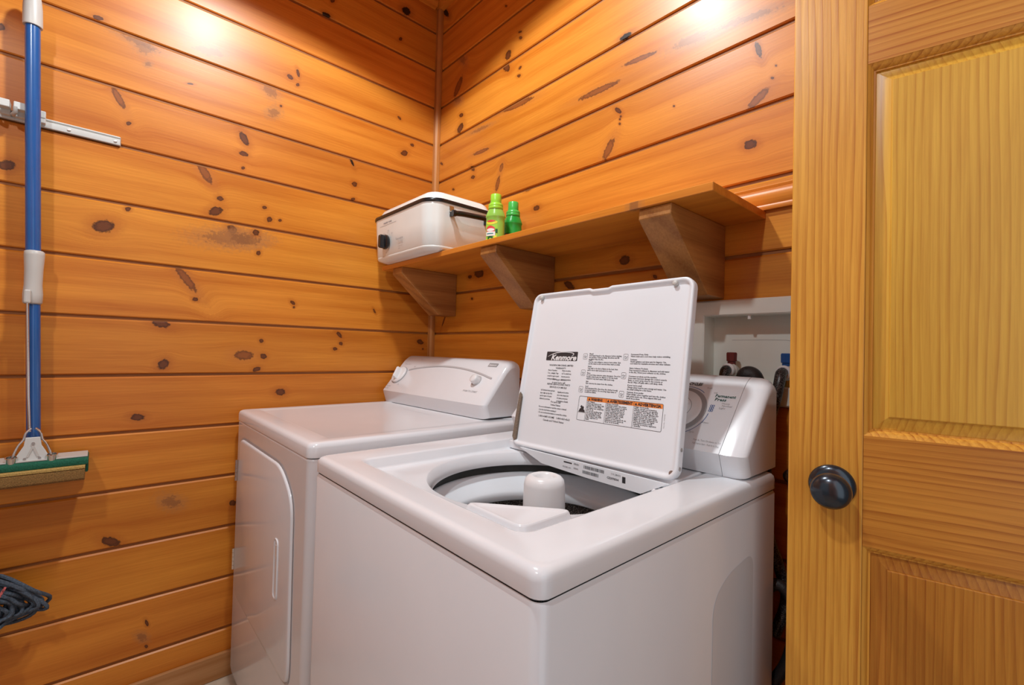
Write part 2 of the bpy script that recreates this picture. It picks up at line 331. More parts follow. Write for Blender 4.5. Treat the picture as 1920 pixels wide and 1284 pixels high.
floor = MB().box((-0.05, ROOM_Y - 0.05, -0.06), (ROOM_X + 0.05, 0.16, 0)).build('floor', FLOORM, None, None, kind='structure')
ceil_w = wood('ceiling_pine', 0, 1, 2, PL, PD, seed=5.5)
ceiling = empty('ceiling', (1.2, -1.2, ROOM_Z), kind='structure')
MB().box((-0.05, ROOM_Y - 0.05, ROOM_Z + 0.018), (ROOM_X + 0.05, 0.16, ROOM_Z + 0.07)).build('backing', GROOVE, ceiling, None)
for i in range(13):
    y1 = -i * 0.185
    MB().box((0, y1 - 0.181, ROOM_Z), (ROOM_X, y1, ROOM_Z + 0.018)).build('board', ceil_w, ceiling, None, bevel=0.002, seg=1)

# left wall: backing slab plus one tongue-and-groove board per course
wl = empty('wall_left', (0, 0, 0), kind='structure')
MB().box((-0.08, ROOM_Y, 0), (-0.0065, 0.08, ROOM_Z)).build('backing', GROOVE, wl, None)
def course_profile(i):
    z0 = max(Z0 + i * SP + 0.0012, 0.001); z1 = min(Z0 + (i + 1) * SP - 0.0075, ROOM_Z - 0.001)
    return z0, z1
for i in range(-6, 10):
    z0, z1 = course_profile(i)
    if z1 - z0 < 0.01: continue
    k = random.Random(i * 7 + 3)
    tint = 1 + k.uniform(-0.09, 0.06)
    hs = k.uniform(-0.06, 0.06)
    kn = knots_for(KL, i)
    if i in (5, 8, 9): kn = kn + [(1.7 + 0.1 * i, z0 + 0.07, 0.014, 0.01, 0.2, 0)]
    m = wood('pine_board_left', 1, 2, 0, [PL[0], PL[1] * (1 + hs), PL[2]], [PD[0], PD[1] * (1 + hs), PD[2]], kn, seed=i * 3.7 + 20, sgn=-1, tint=tint, rings=k.choice((9, 13, 18)), rcon=0.28)
    t = k.uniform(-0.0006, 0.0006)
    prof = [(-0.0062, z0), (-0.003, z0), (0.0 + t, z0 + 0.003), (0.0 - t, z1 - 0.004), (-0.004, z1), (-0.0062, z1)]
    MB().loft([[(x, ROOM_Y + 0.001, z) for x, z in prof], [(x, -0.001, z) for x, z in prof]], True, True).build('board', m, wl, None)

# back wall with the recess for the water supply box
BX0, BX1, BZ0, BZ1 = 1.285, 1.72, 1.060, 1.280
wb = empty('wall_back', (0, 0, 0), kind='structure')
mb = MB(); 
mb.box((-0.08, 0.0065, 0), (BX0, 0.08, ROOM_Z)); mb.box((BX1, 0.0065, 0), (ROOM_X, 0.08, ROOM_Z))
mb.box((BX0, 0.0065, 0), (BX1, 0.08, BZ0)); mb.box((BX0, 0.0065, BZ1), (BX1, 0.08, ROOM_Z))
mb.box((-0.08, 0.08, 0), (ROOM_X, 0.12, ROOM_Z)); mb.build('backing', GROOVE, wb, None)
for i in range(-6, 10):
    z0, z1 = course_profile(i)
    k = random.Random(i * 11 + 5)
    tint = 1 + k.uniform(-0.07, 0.07); hs = k.uniform(-0.05, 0.07)
    if i in (1, 2): tint, hs = 1.0, 0.10
    m = wood('pine_board_back', 0, 2, 1, [PL[0], PL[1] * (1 + hs), PL[2]], [PD[0], PD[1] * (1 + hs), PD[2]], knots_for(KB, i), seed=i * 2.9 + 51, tint=tint, rings=k.choice((10, 14, 19)), rcon=0.3)
    def strip(mb, x0, x1, za, zb, bot=True, top=True):
        pr = [(0.0062, za), (0.003 if bot else 0, za), (0.0, za + 0.003 if bot else za + 0.0001), (0.0, zb - 0.004 if top else zb - 0.0001), (0.004 if top else 0.0, zb), (0.0062, zb)]
        mb.loft([[(x0, y, z) for y, z in pr], [(x1, y, z) for y, z in pr]], True, True)
    mb = MB()
    if i == 0 or i == 1:
        strip(mb, 0.001, BX0 - 0.001, z0, z1); strip(mb, BX1 + 0.001, ROOM_X - 0.001, z0, z1)
        if i == 1: strip(mb, BX0 - 0.001, BX1 + 0.001, BZ1 + 0.001, z1, False, True)
    else: strip(mb, 0.001, ROOM_X - 0.001, z0, z1)
    mb.build('board', m, wb, None)

# walls behind the camera, plain pine, with the doorway and an added opening for the fill light
fm = wood('pine_front_wall', 0, 2, 1, PL, PD, seed=81)
rm = wood('pine_right_wall', 1, 2, 0, PL, PD, seed=91)
MB().box((-0.05, ROOM_Y - 0.08, 0), (0.35, ROOM_Y, ROOM_Z)).box((1.85, ROOM_Y - 0.08, 0), (ROOM_X + 0.08, ROOM_Y, ROOM_Z)).box((0.35, ROOM_Y - 0.08, 2.3), (1.85, ROOM_Y, ROOM_Z)).build('wall_front', fm, None, None, kind='structure')
MB().box((ROOM_X, ROOM_Y, 0), (ROOM_X + 0.08, -1.5, ROOM_Z)).box((ROOM_X, -0.12, 0), (ROOM_X + 0.08, 0.08, ROOM_Z)).box((ROOM_X, -1.5, 2.06), (ROOM_X + 0.08, -0.12, ROOM_Z)).build('wall_right', rm, None, None, kind='structure')

# trims
tw = wood('pine_trim_upright', 2, 0, 1, (0.60, 0.27, 0.075), (0.42, 0.15, 0.03), seed=3, rings=30)
def extr(prof, a, b): return [[a + p for p in prof], [b + p for p in prof]]
cp = [(0.0005, -0.0005), (0.0005, -0.024), (0.016, -0.024), (0.024, -0.016), (0.024, -0.0005)]
MB().loft([[(x, y, 0.09) for x, y in cp], [(x, y, 2.748) for x, y in cp]], True, True).build('trim_1', tw, None, None, kind='structure')
twx = wood('pine_trim_back', 0, 2, 1, PL, PD, seed=13)
twy = wood('pine_trim_left', 1, 2, 0, PL, PD, seed=14)
MB().prism([(0.001, -0.0005, 2.745), (0.001, -0.022, 2.75), (0.001, -0.032, 2.774), (0.001, -0.0005, 2.774)], (ROOM_X - 0.002, 0, 0)).build('trim_2', twx, None, None, kind='structure')
MB().prism([(0.0005, -0.034, 2.745), (0.022, -0.034, 2.75), (0.032, -0.034, 2.774), (0.0005, -0.034, 2.774)], (0, ROOM_Y + 0.036, 0)).build('trim_3', twy, None, None, kind='structure')
# moulded ledger along the back wall above the shelf
mp = [(-0.0005, 1.5005), (-0.010, 1.5005), (-0.012, 1.507), (-0.009, 1.513), (-0.013, 1.522), (-0.015, 1.534), (-0.012, 1.545), (-0.007, 1.550), (-0.009, 1.556), (-0.005, 1.560), (-0.0005, 1.560)]
MB().loft([[(0.80, y, z) for y, z in mp], [(ROOM_X - 0.002, y, z) for y, z in mp]], True, True).build('trim_4', twx, None, 50, kind='structure')
bw = wood('baseboard_pine', 1, 2, 0, (0.50, 0.25, 0.10), (0.36, 0.15, 0.045), seed=23)
MB().box((0.0005, ROOM_Y + 0.002, 0.0005), (0.014, -0.001, 0.086)).build('baseboard_left', bw, None, None, bevel=0.003, seg=2, kind='structure')

# two recessed ceiling downlights (above the frame; they give the room its light)
dm = plain('lit_diffuser', (0.9, 0.88, 0.85), 0.4, emit=((1.0, 0.975, 0.94), 8.0))
for (lx, ly), en, lb in ((CENTRE, LAMP_E, 'round recessed ceiling downlight above the washing machine'), (CENTRE2, LAMP2_E, 'round recessed ceiling downlight farther from the corner than the other')):
    lt = empty('ceiling_light', (lx, ly, ROOM_Z), lb, 'lamp')
    MB().lathe([(0.072, -0.0005), (0.075, -0.006), (0.092, -0.006), (0.096, -0.0005)], (lx, ly, ROOM_Z), n=40, cap0=False, cap1=False).build('trim_ring', PLAST, lt)
    MB().lathe([(0.0005, -0.0006), (0.0715, -0.0006), (0.0715, -0.003), (0.0005, -0.003)], (lx, ly, ROOM_Z), n=40).build('diffuser', dm, lt, 60)
    sl = bpy.data.lights.new('downlight', 'SPOT'); sl.energy = en; sl.color = (0.93, 0.985, 1.0); sl.spot_size = math.radians(136); sl.spot_blend = 0.07; sl.shadow_soft_size = 0.05
    so = bpy.data.objects.new('downlight', sl); COL.objects.link(so); so.location = (lx, ly, ROOM_Z - 0.055)

# ------------------------------------------------------------------ panelled door
ang = math.atan2(0.206, 0.978)
K = Vector((1.648, -0.242, 0)); dirn = Vector((0.978, 0.206, 0)).normalized()
o = K + dirn * (-0.0633)
door = empty('door_1', (o.x, o.y, 0.008), kind='structure', rz=ang)
DL, DD = (0.80, 0.385, 0.055), (0.40, 0.105, 0.008)
def dz(z): return z - 0.008
dst = wood('door_pine_upright', 2, 0, 1, DL, DD, seed=2.0, rings=88, rcon=0.7, ncon=0.3, fcon=1.3, fig=15, rough=0.36, coat=0.2, saw=True)
dst2 = wood('door_pine_upright_far', 2, 0, 1, DL, DD, seed=7.0, rings=84, rcon=0.7, ncon=0.3, fcon=1.3, fig=15, rough=0.36, coat=0.2, saw=True)
drl = wood('door_pine_rail', 0, 2, 1, (0.68, 0.30, 0.05), DD, seed=4.0, rings=92, rcon=0.8, ncon=0.35, fcon=1.3, fig=13, rough=0.36, coat=0.2, saw=True)
dpn = wood('door_pine_panel', 2, 0, 1, (0.78, 0.44, 0.058), (0.50, 0.20, 0.016), seed=9.0, rings=98, rcon=0.65, ncon=0.3, fcon=1.3, fig=13, rough=0.36, coat=0.2, saw=True)
T = 0.0345
lock = wood('door_pine_lock_rail', 0, 2, 1, (0.66, 0.27, 0.038), (0.34, 0.09, 0.008), seed=4.0, rings=92, rcon=0.8, ncon=0.35, fcon=1.3, fig=13, rough=0.36, coat=0.1, saw=True)  # redder wood tone, also darkened for the weaker light low down
dlow = wood('door_pine_lower_panel', 2, 0, 1, (0.60, 0.25, 0.032), (0.34, 0.095, 0.008), seed=12.0, rings=98, rcon=0.7, ncon=0.4, fcon=1.3, fig=13, rough=0.36, coat=0.1, saw=True)  # lower panel: dimmer light put into its redder wood colour
MB().box((0, 0, dz(0.01)), (0.105, T, dz(2.03))).build('stile', dst, door, None, bevel=0.0018, seg=2)
MB().box((0.655, 0, dz(0.01)), (0.76, T, dz(2.03))).build('stile', dst2, door, None, bevel=0.0018, seg=2)
rails = [(0.01, 0.24), (0.852, 1.031), (1.644, 1.741), (1.92, 2.03)]
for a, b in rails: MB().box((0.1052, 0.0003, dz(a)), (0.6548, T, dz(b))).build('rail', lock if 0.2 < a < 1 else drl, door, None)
opens = [(0.24, 0.852), (1.031, 1.644), (1.741, 1.92)]
for a, b in opens: MB().box((0.3275, 0.0004, dz(a)), (0.4325, T, dz(b))).build('mullion', dst2, door, None)
def rectring(x0, x1, z0, z1, ins, dep): return [(x0 + ins, dep, z0 + ins), (x1 - ins, dep, z0 + ins), (x1 - ins, dep, z1 - ins), (x0 + ins, dep, z1 - ins)]
for a, b in opens:
    for x0, x1 in ((0.105, 0.3275), (0.4325, 0.655)):
        R = lambda i, d: rectring(x0, x1, dz(a), dz(b), i, d)
        MB().loft([R(0, 0.0008), R(0.0015, 0.002), R(0.004, 0.0035), R(0.0075, 0.0075), R(0.0085, 0.0105), R(0.011, 0.0105), R(0.0112, 0.016), R(0.0, 0.016)]).build('panel_moulding', drl if False else dst2, door, 25)
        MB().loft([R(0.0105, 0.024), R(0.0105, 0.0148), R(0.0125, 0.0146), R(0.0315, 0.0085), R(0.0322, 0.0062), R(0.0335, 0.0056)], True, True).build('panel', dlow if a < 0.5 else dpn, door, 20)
# knob on the near stile
kx, kz = 0.0633, dz(0.943)
mb = MB().lathe([(0.0335, -0.0002), (0.0335, 0.003), (0.031, 0.0065), (0.025, 0.009), (0.016, 0.011)], (kx, 0, kz), (0, -1, 0), 40)
kn = mb.build('knob_rose', BRONZE, door, 40)
MB().lathe([(0.0125, 0.009), (0.0115, 0.018), (0.0145, 0.026), (0.022, 0.032), (0.0275, 0.040), (0.0285, 0.048), (0.0265, 0.056), (0.020, 0.062), (0.010, 0.0652), (0.001, 0.066)], (kx, 0, kz), (0, -1, 0), 40).build('knob', BRONZE, door, 60)
MB().box((-0.0006, 0.006, kz - 0.028), (0.0005, 0.029, kz + 0.028)).build('latch_plate', BRONZE, door, None)

# ------------------------------------------------------------------ wall shelf with three brackets
sh = empty('wall_shelf', (0.75, 0, 1.30), 'long pine shelf with three wooden brackets above the washer and dryer', 'shelf')
sm = wood('shelf_pine', 0, 1, 2, PL, PD, [(0.52, -0.276, 0.012, 0.01, 0, 2)], seed=33, rings=12, rcon=0.3)
MB().box((0.03, -0.275, 1.481), (1.452, -0.0005, 1.499)).build('shelf_board', sm, sh, None, bevel=0.0012, seg=1)
BL, BD = (0.50, 0.225, 0.06), (0.24, 0.085, 0.02)
bk = [[(-0.03, 1.40, 0.05, 0.006, 0.05, 1), (-0.10, 1.388, 0.06, 0.007, 0.0, 1), (-0.017, 1.335, 0.012, 0.012, 0, 0), (-0.15, 1.41, 0.05, 0.004, 0.1, 1)],
      [(-0.10, 1.385, 0.016, 0.026, 0.3, 2), (-0.085, 1.40, 0.01, 0.016, 0.4, 0)], [(-0.03, 1.435, 0.002, 0.002, 0, 3), (-0.03, 1.33, 0.003, 0.003, 0, 3)]]
for j, (x0, x1) in enumerate(((0.112, 0.19), (0.699, 0.776), (1.279, 1.358))):
    bm_ = wood('bracket_pine', 1, 2, 0, BL, BD, bk[j], seed=40 + j * 5, rings=(16, 9, 12)[j], rcon=0.35, rough=0.5, coat=0.05)
    pf = [(-0.0008, 1.4805), (-0.266, 1.4805), (-0.268, 1.456), (-0.09, 1.299), (-0.0008, 1.299)]
    MB().prism([(x0, y, z) for y, z in pf], (x1 - x0, 0, 0)).build('bracket', bm_, sh, None, bevel=0.0015, seg=1)

# ------------------------------------------------------------------ clothes dryer
dr = empty('clothes_dryer', (0.40, -0.45, 0), 'white front-loading clothes dryer with hinged front door, standing in the corner', 'dryer')
DX0, DX1, DY0, DY1, DZ = 0.030, 0.760, -0.797, -0.085, 0.926
mb = MB(); R = lambda z, i: [(x, y, z) for x, y in rrect(DX0 + i, DX1 - i, DY0 + i, DY1 - i, max(0.022 - i, 0.004), 6)]
mb.loft([R(0.035, 0.004), R(0.055, 0.001), R(0.885, 0.001), R(0.889, 0.004)], True, True).build('cabinet', WHITE, dr)
for x in (0.08, 0.72):
    for y in (-0.74, -0.14): MB().lathe([(0.022, 0), (0.022, 0.012), (0.01, 0.013), (0.01, 0.04)], (x, y, 0), n=14).build('foot', BLKPL, dr)
mb = MB(); R = lambda z, i: [(x, y, z) for x, y in rrect(DX0 + i, DX1 - i, DY0 + i, DY1 - i, 0.022 - min(i, 0.014) * 0.5, 8)]
mb.loft([R(0.891, 0.003), R(0.892, 0), R(0.914, 0), R(0.922, 0.003), R(0.926, 0.010), R(0.9264, 0.02), R(0.9264, 0.055), R(0.9245, 0.062)], True, True).build('top_panel', WHITE, dr, 60)
MB().box((DX0 + 0.01, DY0 + 0.012, 0.8885), (DX1 - 0.01, DY1 - 0.01, 0.8915)).build('top_seam', BLACK, dr, None)
# front door, its corners cut off at an angle
fr = Frame((0, DY0, 0), (1, 0, 0), (0, 0, 1))
def roundpoly(pts, r, n=5):
    out = []; N = len(pts)
    for i in range(N):
        p = Vector(pts[i]); a = (Vector(pts[i - 1]) - p); b = (Vector(pts[(i + 1) % N]) - p)
        la = min(r, a.length / 2.1); lb = min(r, b.length / 2.1)
        A = p + a.normalized() * la; B = p + b.normalized() * lb
        for k in range(n + 1):
            t = k / n; out.append(tuple((1 - t) ** 2 * A + 2 * t * (1 - t) * p + t * t * B))
    return out
dpoly = [(0.098, 0.835), (0.598, 0.835), (0.660, 0.775), (0.660, 0.345), (0.615, 0.325), (0.098, 0.325)]
dpoly = [(0.092, 0.838), (0.560, 0.838), (0.662, 0.775), (0.672, 0.34), (0.64, 0.315), (0.10, 0.315), (0.082, 0.40)]
def inset(pts, d):
    N = len(pts); out = []
    for i in range(N):
        p = Vector(pts[i]); t = (Vector(pts[(i + 1) % N]) - Vector(pts[i - 1])).normalized(); out.append(tuple(p + Vector((t.y, -t.x)) * d))
    return out
dp = roundpoly(dpoly, 0.05)
rings = [(0, 0.0002), (0.001, 0.003), (0.003, 0.005), (0.006, 0.006)]
dd = MB().loft([[fr(*q, h) for q in inset(dp, i)] for i, h in rings], False, True).build('door', WHITE, dr, 60)
mb = MB(); gp = inset(dp, -0.003)
add_stroke(mb, fr, gp, 0.0045, 0.0006, closed=True); mb.build('door_seam', LGREY, dr, None)
hp = rrect(0.538, 0.572, 0.49, 0.648, 0.014, 5)
MB().loft([[fr(*q, h) for q in rrect(0.538 + i, 0.572 - i, 0.49 + i, 0.648 - i, max(0.014 - i, 0.003), 5)] for i, h in ((0, 0.0055), (0.001, 0.009), (0.004, 0.009), (0.006, 0.0065))], False, True).build('handle', WHITE, dd, 50)
MB().box((0.549, DY0 - 0.0078, 0.60), (0.561, DY0 - 0.0062, 0.63)).build('handle_label', PLAST, dd, None)
for z in (0.727, 0.43):
    mb = MB(); mb.box((0.074, DY0 - 0.007, z - 0.035), (0.085, DY0 - 0.0002, z + 0.035))
    for k in range(5): mb.lathe([(0.0045, -0.0065), (0.0045, 0.0065)], (0.079, DY0 - 0.008, z - 0.028 + k * 0.014), n=10)
    mb.build('hinge', CHROME, dr, 40)

def console(root, x0, x1, prof, zb, capw, mat, seams, capend=0.016, yoff=lambda x: 0):
    """extruded control console; prof = (y, z) outline from the front foot over the top to the back foot"""
    n = len(prof)
    def ring(x, ins):
        out = []
        for i, (y, z) in enumerate(prof):
            c = Vector((-0.13, zb + 0.045)); q = c + (Vector((y, z)) - c) * (1 - ins / 0.10)
            if y > -0.1: q.x = y
            out.append((x, q.x + yoff(x), max(q.y, zb)))
        return out
    xs0, xs1 = x0 + capw, x1 - capw
    if seams:
        MB().loft([ring(xs0 + 0.0006, 0), ring(xs1 - 0.0006, 0)], True, True).build('fascia', mat, root, 30)
        MB().loft([ring(xs0 - 0.001, 0.0015), ring(xs1 + 0.001, 0.0015)], True, True).build('console_seam', GREYP, root, 30)
        for s, a, b in ((1, xs1 + 0.0006, x1), (-1, xs0 - 0.0006, x0)):
            L = abs(b - a)
            MB().loft([ring(a, 0)] + [ring(a + s * L * f, i) for f, i in ((0.45, 0.0005), (0.68, 0.0025), (0.85, 0.006), (0.95, 0.011), (1.0, capend), (1.0, capend + 0.002))], True, True).build('end_cap', mat, root, 40)
    else:
        L = x1 - x0; rr = [(0, capend * 0.25), (0.004, 0.0015), (0.008, 0)]
        MB().loft([ring(x0 + a, i) for a, i in rr] + [ring(x1 - 0.05, 0), ring(x1 - 0.028, 0.001), ring(x1 - 0.014, 0.003), ring(x1 - 0.005, 0.008), ring(x1, 0.016), ring(x1, 0.018)], True, True).build('console', mat, root, 40)
sk = lambda x: (x - 0.37) * 0.03
dprof = [(-0.232, 0.9268), (-0.236, 0.94), (-0.243, 0.962), (-0.246, 0.974), (-0.2444, 0.9763), (-0.2175, 1.0105), (-0.190, 1.0452), (-0.163, 1.0791), (-0.1485, 1.0974), (-0.137, 1.108), (-0.126, 1.116), (-0.115, 1.120), (-0.100, 1.121), (-0.088, 1.115), (-0.086, 0.9268)]
console(dr, 0.028, 0.694, dprof, 0.9268, 0.0, WHITE, False, yoff=sk)
fr = Frame((0, -0.245, 0.977), (1, 0, 0), (0, 0.111, 0.146))
fr2 = Frame((0.356, -0.2470, 0.9742), (1, 0.03, 0), (0, 0.0959, 0.1211))
def F2(a, b, c=0.0): return fr2(a - 0.37, b, c)
mb = MB()   # curved grey accent line over the controls
arc = [(0.135 + 0.535 * t, 0.112 + 0.034 * math.sin(pi * min(1, t * 1.02)) ** 0.8 - 0.004 * t) for t in [i / 24 for i in range(25)]]
add_stroke(mb, F2, arc, 0.0065, 0.0012); mb.build('accent_line', LGREY, dr, None)
nrm = fr2.n
def disc(root, name, F, a, b, prof, mat, n=32): return MB().lathe(prof, F(a, b, 0), nrm, n).build(name, mat, root, 40)
disc(dr, 'dial', F2, 0.092, 0.083, [(0.040, 0.0), (0.040, 0.004), (0.038, 0.008), (0.036, 0.009)], PLAST)
disc(dr, 'dial_shadow_ring', F2, 0.092, 0.083, [(0.0425, 0.0), (0.0425, 0.0016)], GREYP)
mb = MB(); c = F2(0.092, 0.083, 0.009); d1 = (fr2.x * 0.75 + fr2.y * 0.66).normalized(); d1 = (fr2.x * -0.35 + fr2.y * 0.94).normalized(); d2 = nrm.cross(d1)
mb.loft([[c + d1 * p * s + d2 * q * s2 + nrm * h for p, q in ((-0.028, -0.006), (0.028, -0.006), (0.028, 0.006), (-0.028, 0.006))] for s, s2, h in ((1, 1, -0.001), (0.95, 0.8, 0.016), (0.85, 0.5, 0.02))], True, True)
mb.build('dial_grip', PLAST, dr, None, bevel=0.002)
disc(dr, 'start_knob', F2, 0.602, 0.092, [(0.0165, 0.0), (0.0165, 0.016), (0.0155, 0.020), (0.013, 0.022)], PLAST)
disc(dr, 'knob_base', F2, 0.602, 0.092, [(0.0215, 0.0), (0.0205, 0.002)], LGREY)
letters(dr, F2, GREYP, [('PUSH TO START', 0.602, 0.044, 0.0105, dict(align='CENTER', bold=0.0001)), ('Dryness Control', 0.072, 0.140, 0.007), ('Off', 0.155, 0.128, 0.009),
    ('Timed Dry', 0.050, 0.022, 0.008), ('60', 0.053, 0.032, 0.007), ('70', 0.128, 0.034, 0.009), ('Less Dry', 0.050, 0.011, 0.008)])
mb = MB(); add_text(mb, F2, 'HE', 0.168, 0.168, 0.011, bold=0.0003, shear=0.2); mb.build('console_emblem', LGREY, dr, None)
mb = MB(); add_rect(mb, F2, 0.612, 0.156, 0.658, 0.172, 0.0004); mb.build('badge', GREYP, dr, None)
mb = MB(); add_text(mb, F2, 'Kenmore', 0.635, 0.1595, 0.0115, 'CENTER', shear=0.2, bold=0.0003, sx=0.85, h=0.0007); mb.build('badge_lettering', PLAST, dr, None)
mb = MB(); ftop = Frame((0, 0, 0.9246), (1, 0, 0), (0, 1, 0)); add_stroke(mb, ftop, [(0.30, -0.30), (0.50, -0.302)], 0.0008, 0.0003); mb.build('top_scratch', GREYP, dr, None)

# ------------------------------------------------------------------ washing machine
WX0, WX1, WY0, WY1, WZ = 0.8235, 1.5165, -0.805, -0.095, 0.914
wm = empty('washing_machine', (1.17, -0.45, 0), 'white top-loading washing machine with its lid propped open', 'washer')
mb = MB(); R = lambda z, i: [(x, y, z) for x, y in rrect(WX0 + i, WX1 - i, WY0 + i, WY1 - i, max(0.018 - i, 0.004), 8)]
mb.loft([R(0.03, 0.004), R(0.05, 0), R(0.872, 0), R(0.8775, 0.0035)], True, False).build('cabinet', WHITE, wm)
for x in (0.88, 1.46):
    for y in (-0.745, -0.15): MB().lathe([(0.022, 0), (0.022, 0.012), (0.01, 0.013), (0.01, 0.04)], (x, y, 0), n=14).build('foot', BLKPL, wm)
# pressed relief on the right side panel
fs = Frame((WX1, 0, 0), (0, 1, 0), (0, 0, 1))
sp_ = roundpoly([(-0.385, 0.08), (-0.222, 0.08), (-0.222, 0.778), (-0.33, 0.768), (-0.385, 0.74)], 0.03)
MB().loft([[fs(*q, h) for q in inset(sp_, -i)] for i, h in ((0, 0.0), (-0.0015, 0.0004), (-0.003, 0.0006))], False, True).build('side_relief', WHITE, wm, 60)
# top panel with the sunken well and round opening
TC = (1.168, -0.458)
def rayrr(th, x0, x1, y0, y1, r):
    dx, dy = math.cos(th), math.sin(th); lo, hi = 0.0, 1.0
    cx, cy = (x0 + x1) / 2, (y0 + y1) / 2; hx, hy = (x1 - x0) / 2 - r, (y1 - y0) / 2 - r
    for _ in range(32):
        m_ = (lo + hi) / 2; px, py = abs(TC[0] + dx * m_ - cx) - hx, abs(TC[1] + dy * m_ - cy) - hy
        d = math.hypot(max(px, 0), max(py, 0)) + min(max(px, py), 0) - r
        if d < 0: lo = m_
        else: hi = m_
    return lo
WL = (0.918, 1.4215, -0.741, -0.215)
ths = [2 * pi * i / 144 for i in range(144)]
for (x0, x1, y0, y1) in ((WX0, WX1, WY0, WY1), WL):
    for x in (x0, x1):
        for y in (y0, y1):
            a0 = math.atan2(y - TC[1], x - TC[0]); ths += [(a0 + d * 0.011) % (2 * pi) for d in range(-7, 8)]
ths = sorted(set(round(t, 4) for t in ths)); ths = [t for i, t in enumerate(ths) if i == 0 or t - ths[i - 1] > 0.004]
def tr(shape, z, ins=0.0):
    out = []
    for t in ths:
        if shape == 'o': r = rayrr(t, WX0 + ins, WX1 - ins, WY0 + ins, WY1 - ins, 0.018)
        elif shape == 'w': r = rayrr(t, WL[0] + ins, WL[1] - ins, WL[2] + ins, WL[3] - ins, 0.025)
        else: r = shape
        out.append((TC[0] + math.cos(t) * r, TC[1] + math.sin(t) * r, z))
    return out
mb = MB().loft([tr('o', 0.881, 0.012), tr('o', 0.8805, 0.002), tr('o', 0.882, 0), tr('o', 0.900, 0), tr('o', 0.907, 0.0015), tr('o', 0.9115, 0.005), tr('o', 0.9138, 0.0105), tr('o', 0.914, 0.016),
    tr('w', 0.914, -0.008), tr('w', 0.9128, -0.003), tr('w', 0.910, 0.0), tr('w', 0.894, 0.004), tr('w', 0.8905, 0.007), tr('w', 0.8895, 0.011), tr(0.2365, 0.8888), tr(0.2335, 0.886), tr(0.2260, 0.872), tr(0.2235, 0.864), tr(0.2235, 0.857), tr(0.232, 0.854)])
mb.build('top_panel', WHITE, wm, 50)
MB().loft([tr('o', 0.8765, 0.006), tr('o', 0.8815, 0.006)]).build('top_seam', GREYP, wm, None)
# inside of the tub
tc3 = (TC[0], TC[1], 0)
MB().lathe([(0.2325, 0.8535), (0.2445, 0.852), (0.2445, 0.822), (0.249, 0.822), (0.249, 0.856), (0.2325, 0.8555)], tc3, n=72, cap0=False, cap1=False).build('tub_gasket', DARKG, wm, 40)
MB().lathe([(0.2440, 0.823), (0.2435, 0.8335), (0.2380, 0.8355), (0.2330, 0.833), (0.2290, 0.829), (0.2040, 0.802), (0.1990, 0.797), (0.1960, 0.792), (0.1955, 0.776), (0.1980, 0.774), (0.243, 0.774)], tc3, n=72, cap0=False, cap1=False).build('balance_ring', RINGW, wm, 60)
spk, nt, b = new_mat('speckled_porcelain')
tcn = nt.nodes.new('ShaderNodeTexCoord'); f = mrange(nt, noise(nt, tcn.outputs['Object'], 420, 2, 0.6), 0.5, 0.62)
nt.links.new(mixc(nt, f, (0.05, 0.045, 0.042, 1), (0.42, 0.37, 0.33, 1)), b.inputs['Base Color']); b.inputs['Roughness'].default_value = 0.4
MB().lathe([(0.200, 0.7735), (0.222, 0.765), (0.226, 0.60), (0.224, 0.42), (0.21, 0.40), (0.05, 0.40)], tc3, n=72, cap0=False, cap1=True).build('basket', spk, wm, 60)
MB().lathe([(0.0005, 0.868), (0.014, 0.869), (0.019, 0.874), (0.021, 0.883), (0.024, 0.887), (0.029, 0.888), (0.036, 0.885), (0.0415, 0.879), (0.0440, 0.868), (0.0455, 0.80), (0.049, 0.60), (0.055, 0.50), (0.10, 0.43), (0.16, 0.405)], (1.178, -0.448, 0.003), n=48, cap1=False).build('agitator', PLAST, wm, 60)
for k in range(4):
    a = k * pi / 2 + 0.5; ca, sa = math.cos(a), math.sin(a)
    MB().prism([(TC[0] + ca * r - sa * 0.004, TC[1] + sa * r + ca * 0.004, z) for r, z in ((0.046, 0.62), (0.07, 0.56), (0.14, 0.46), (0.16, 0.415), (0.05, 0.43))], (sa * 0.008, -ca * 0.008, 0)).build('agitator_vane', PLAST, wm, None)
# bleach dispenser in the near corner of the well
A, Bc, Cc = (1.248, -0.722), (1.400, -0.724), (1.397, -0.598)
def tri(ins, z, r=0.02):
    cx, cy = 1.360, -0.682
    pts = [(cx + (x - cx) * (1 - ins), cy + (y - cy) * (1 - ins)) for x, y in (A, Bc, Cc)]
    return [(x, y, z) for x, y in roundpoly(pts, r, 6)]
MB().loft([tri(-0.02, 0.858), tri(-0.02, 0.888), tri(0.02, 0.892), tri(0.08, 0.9055), tri(0.11, 0.9085), tri(0.16, 0.909), tri(0.25, 0.9065), tri(0.30, 0.906)], True, True).build('bleach_dispenser', WHITE, wm, 60)
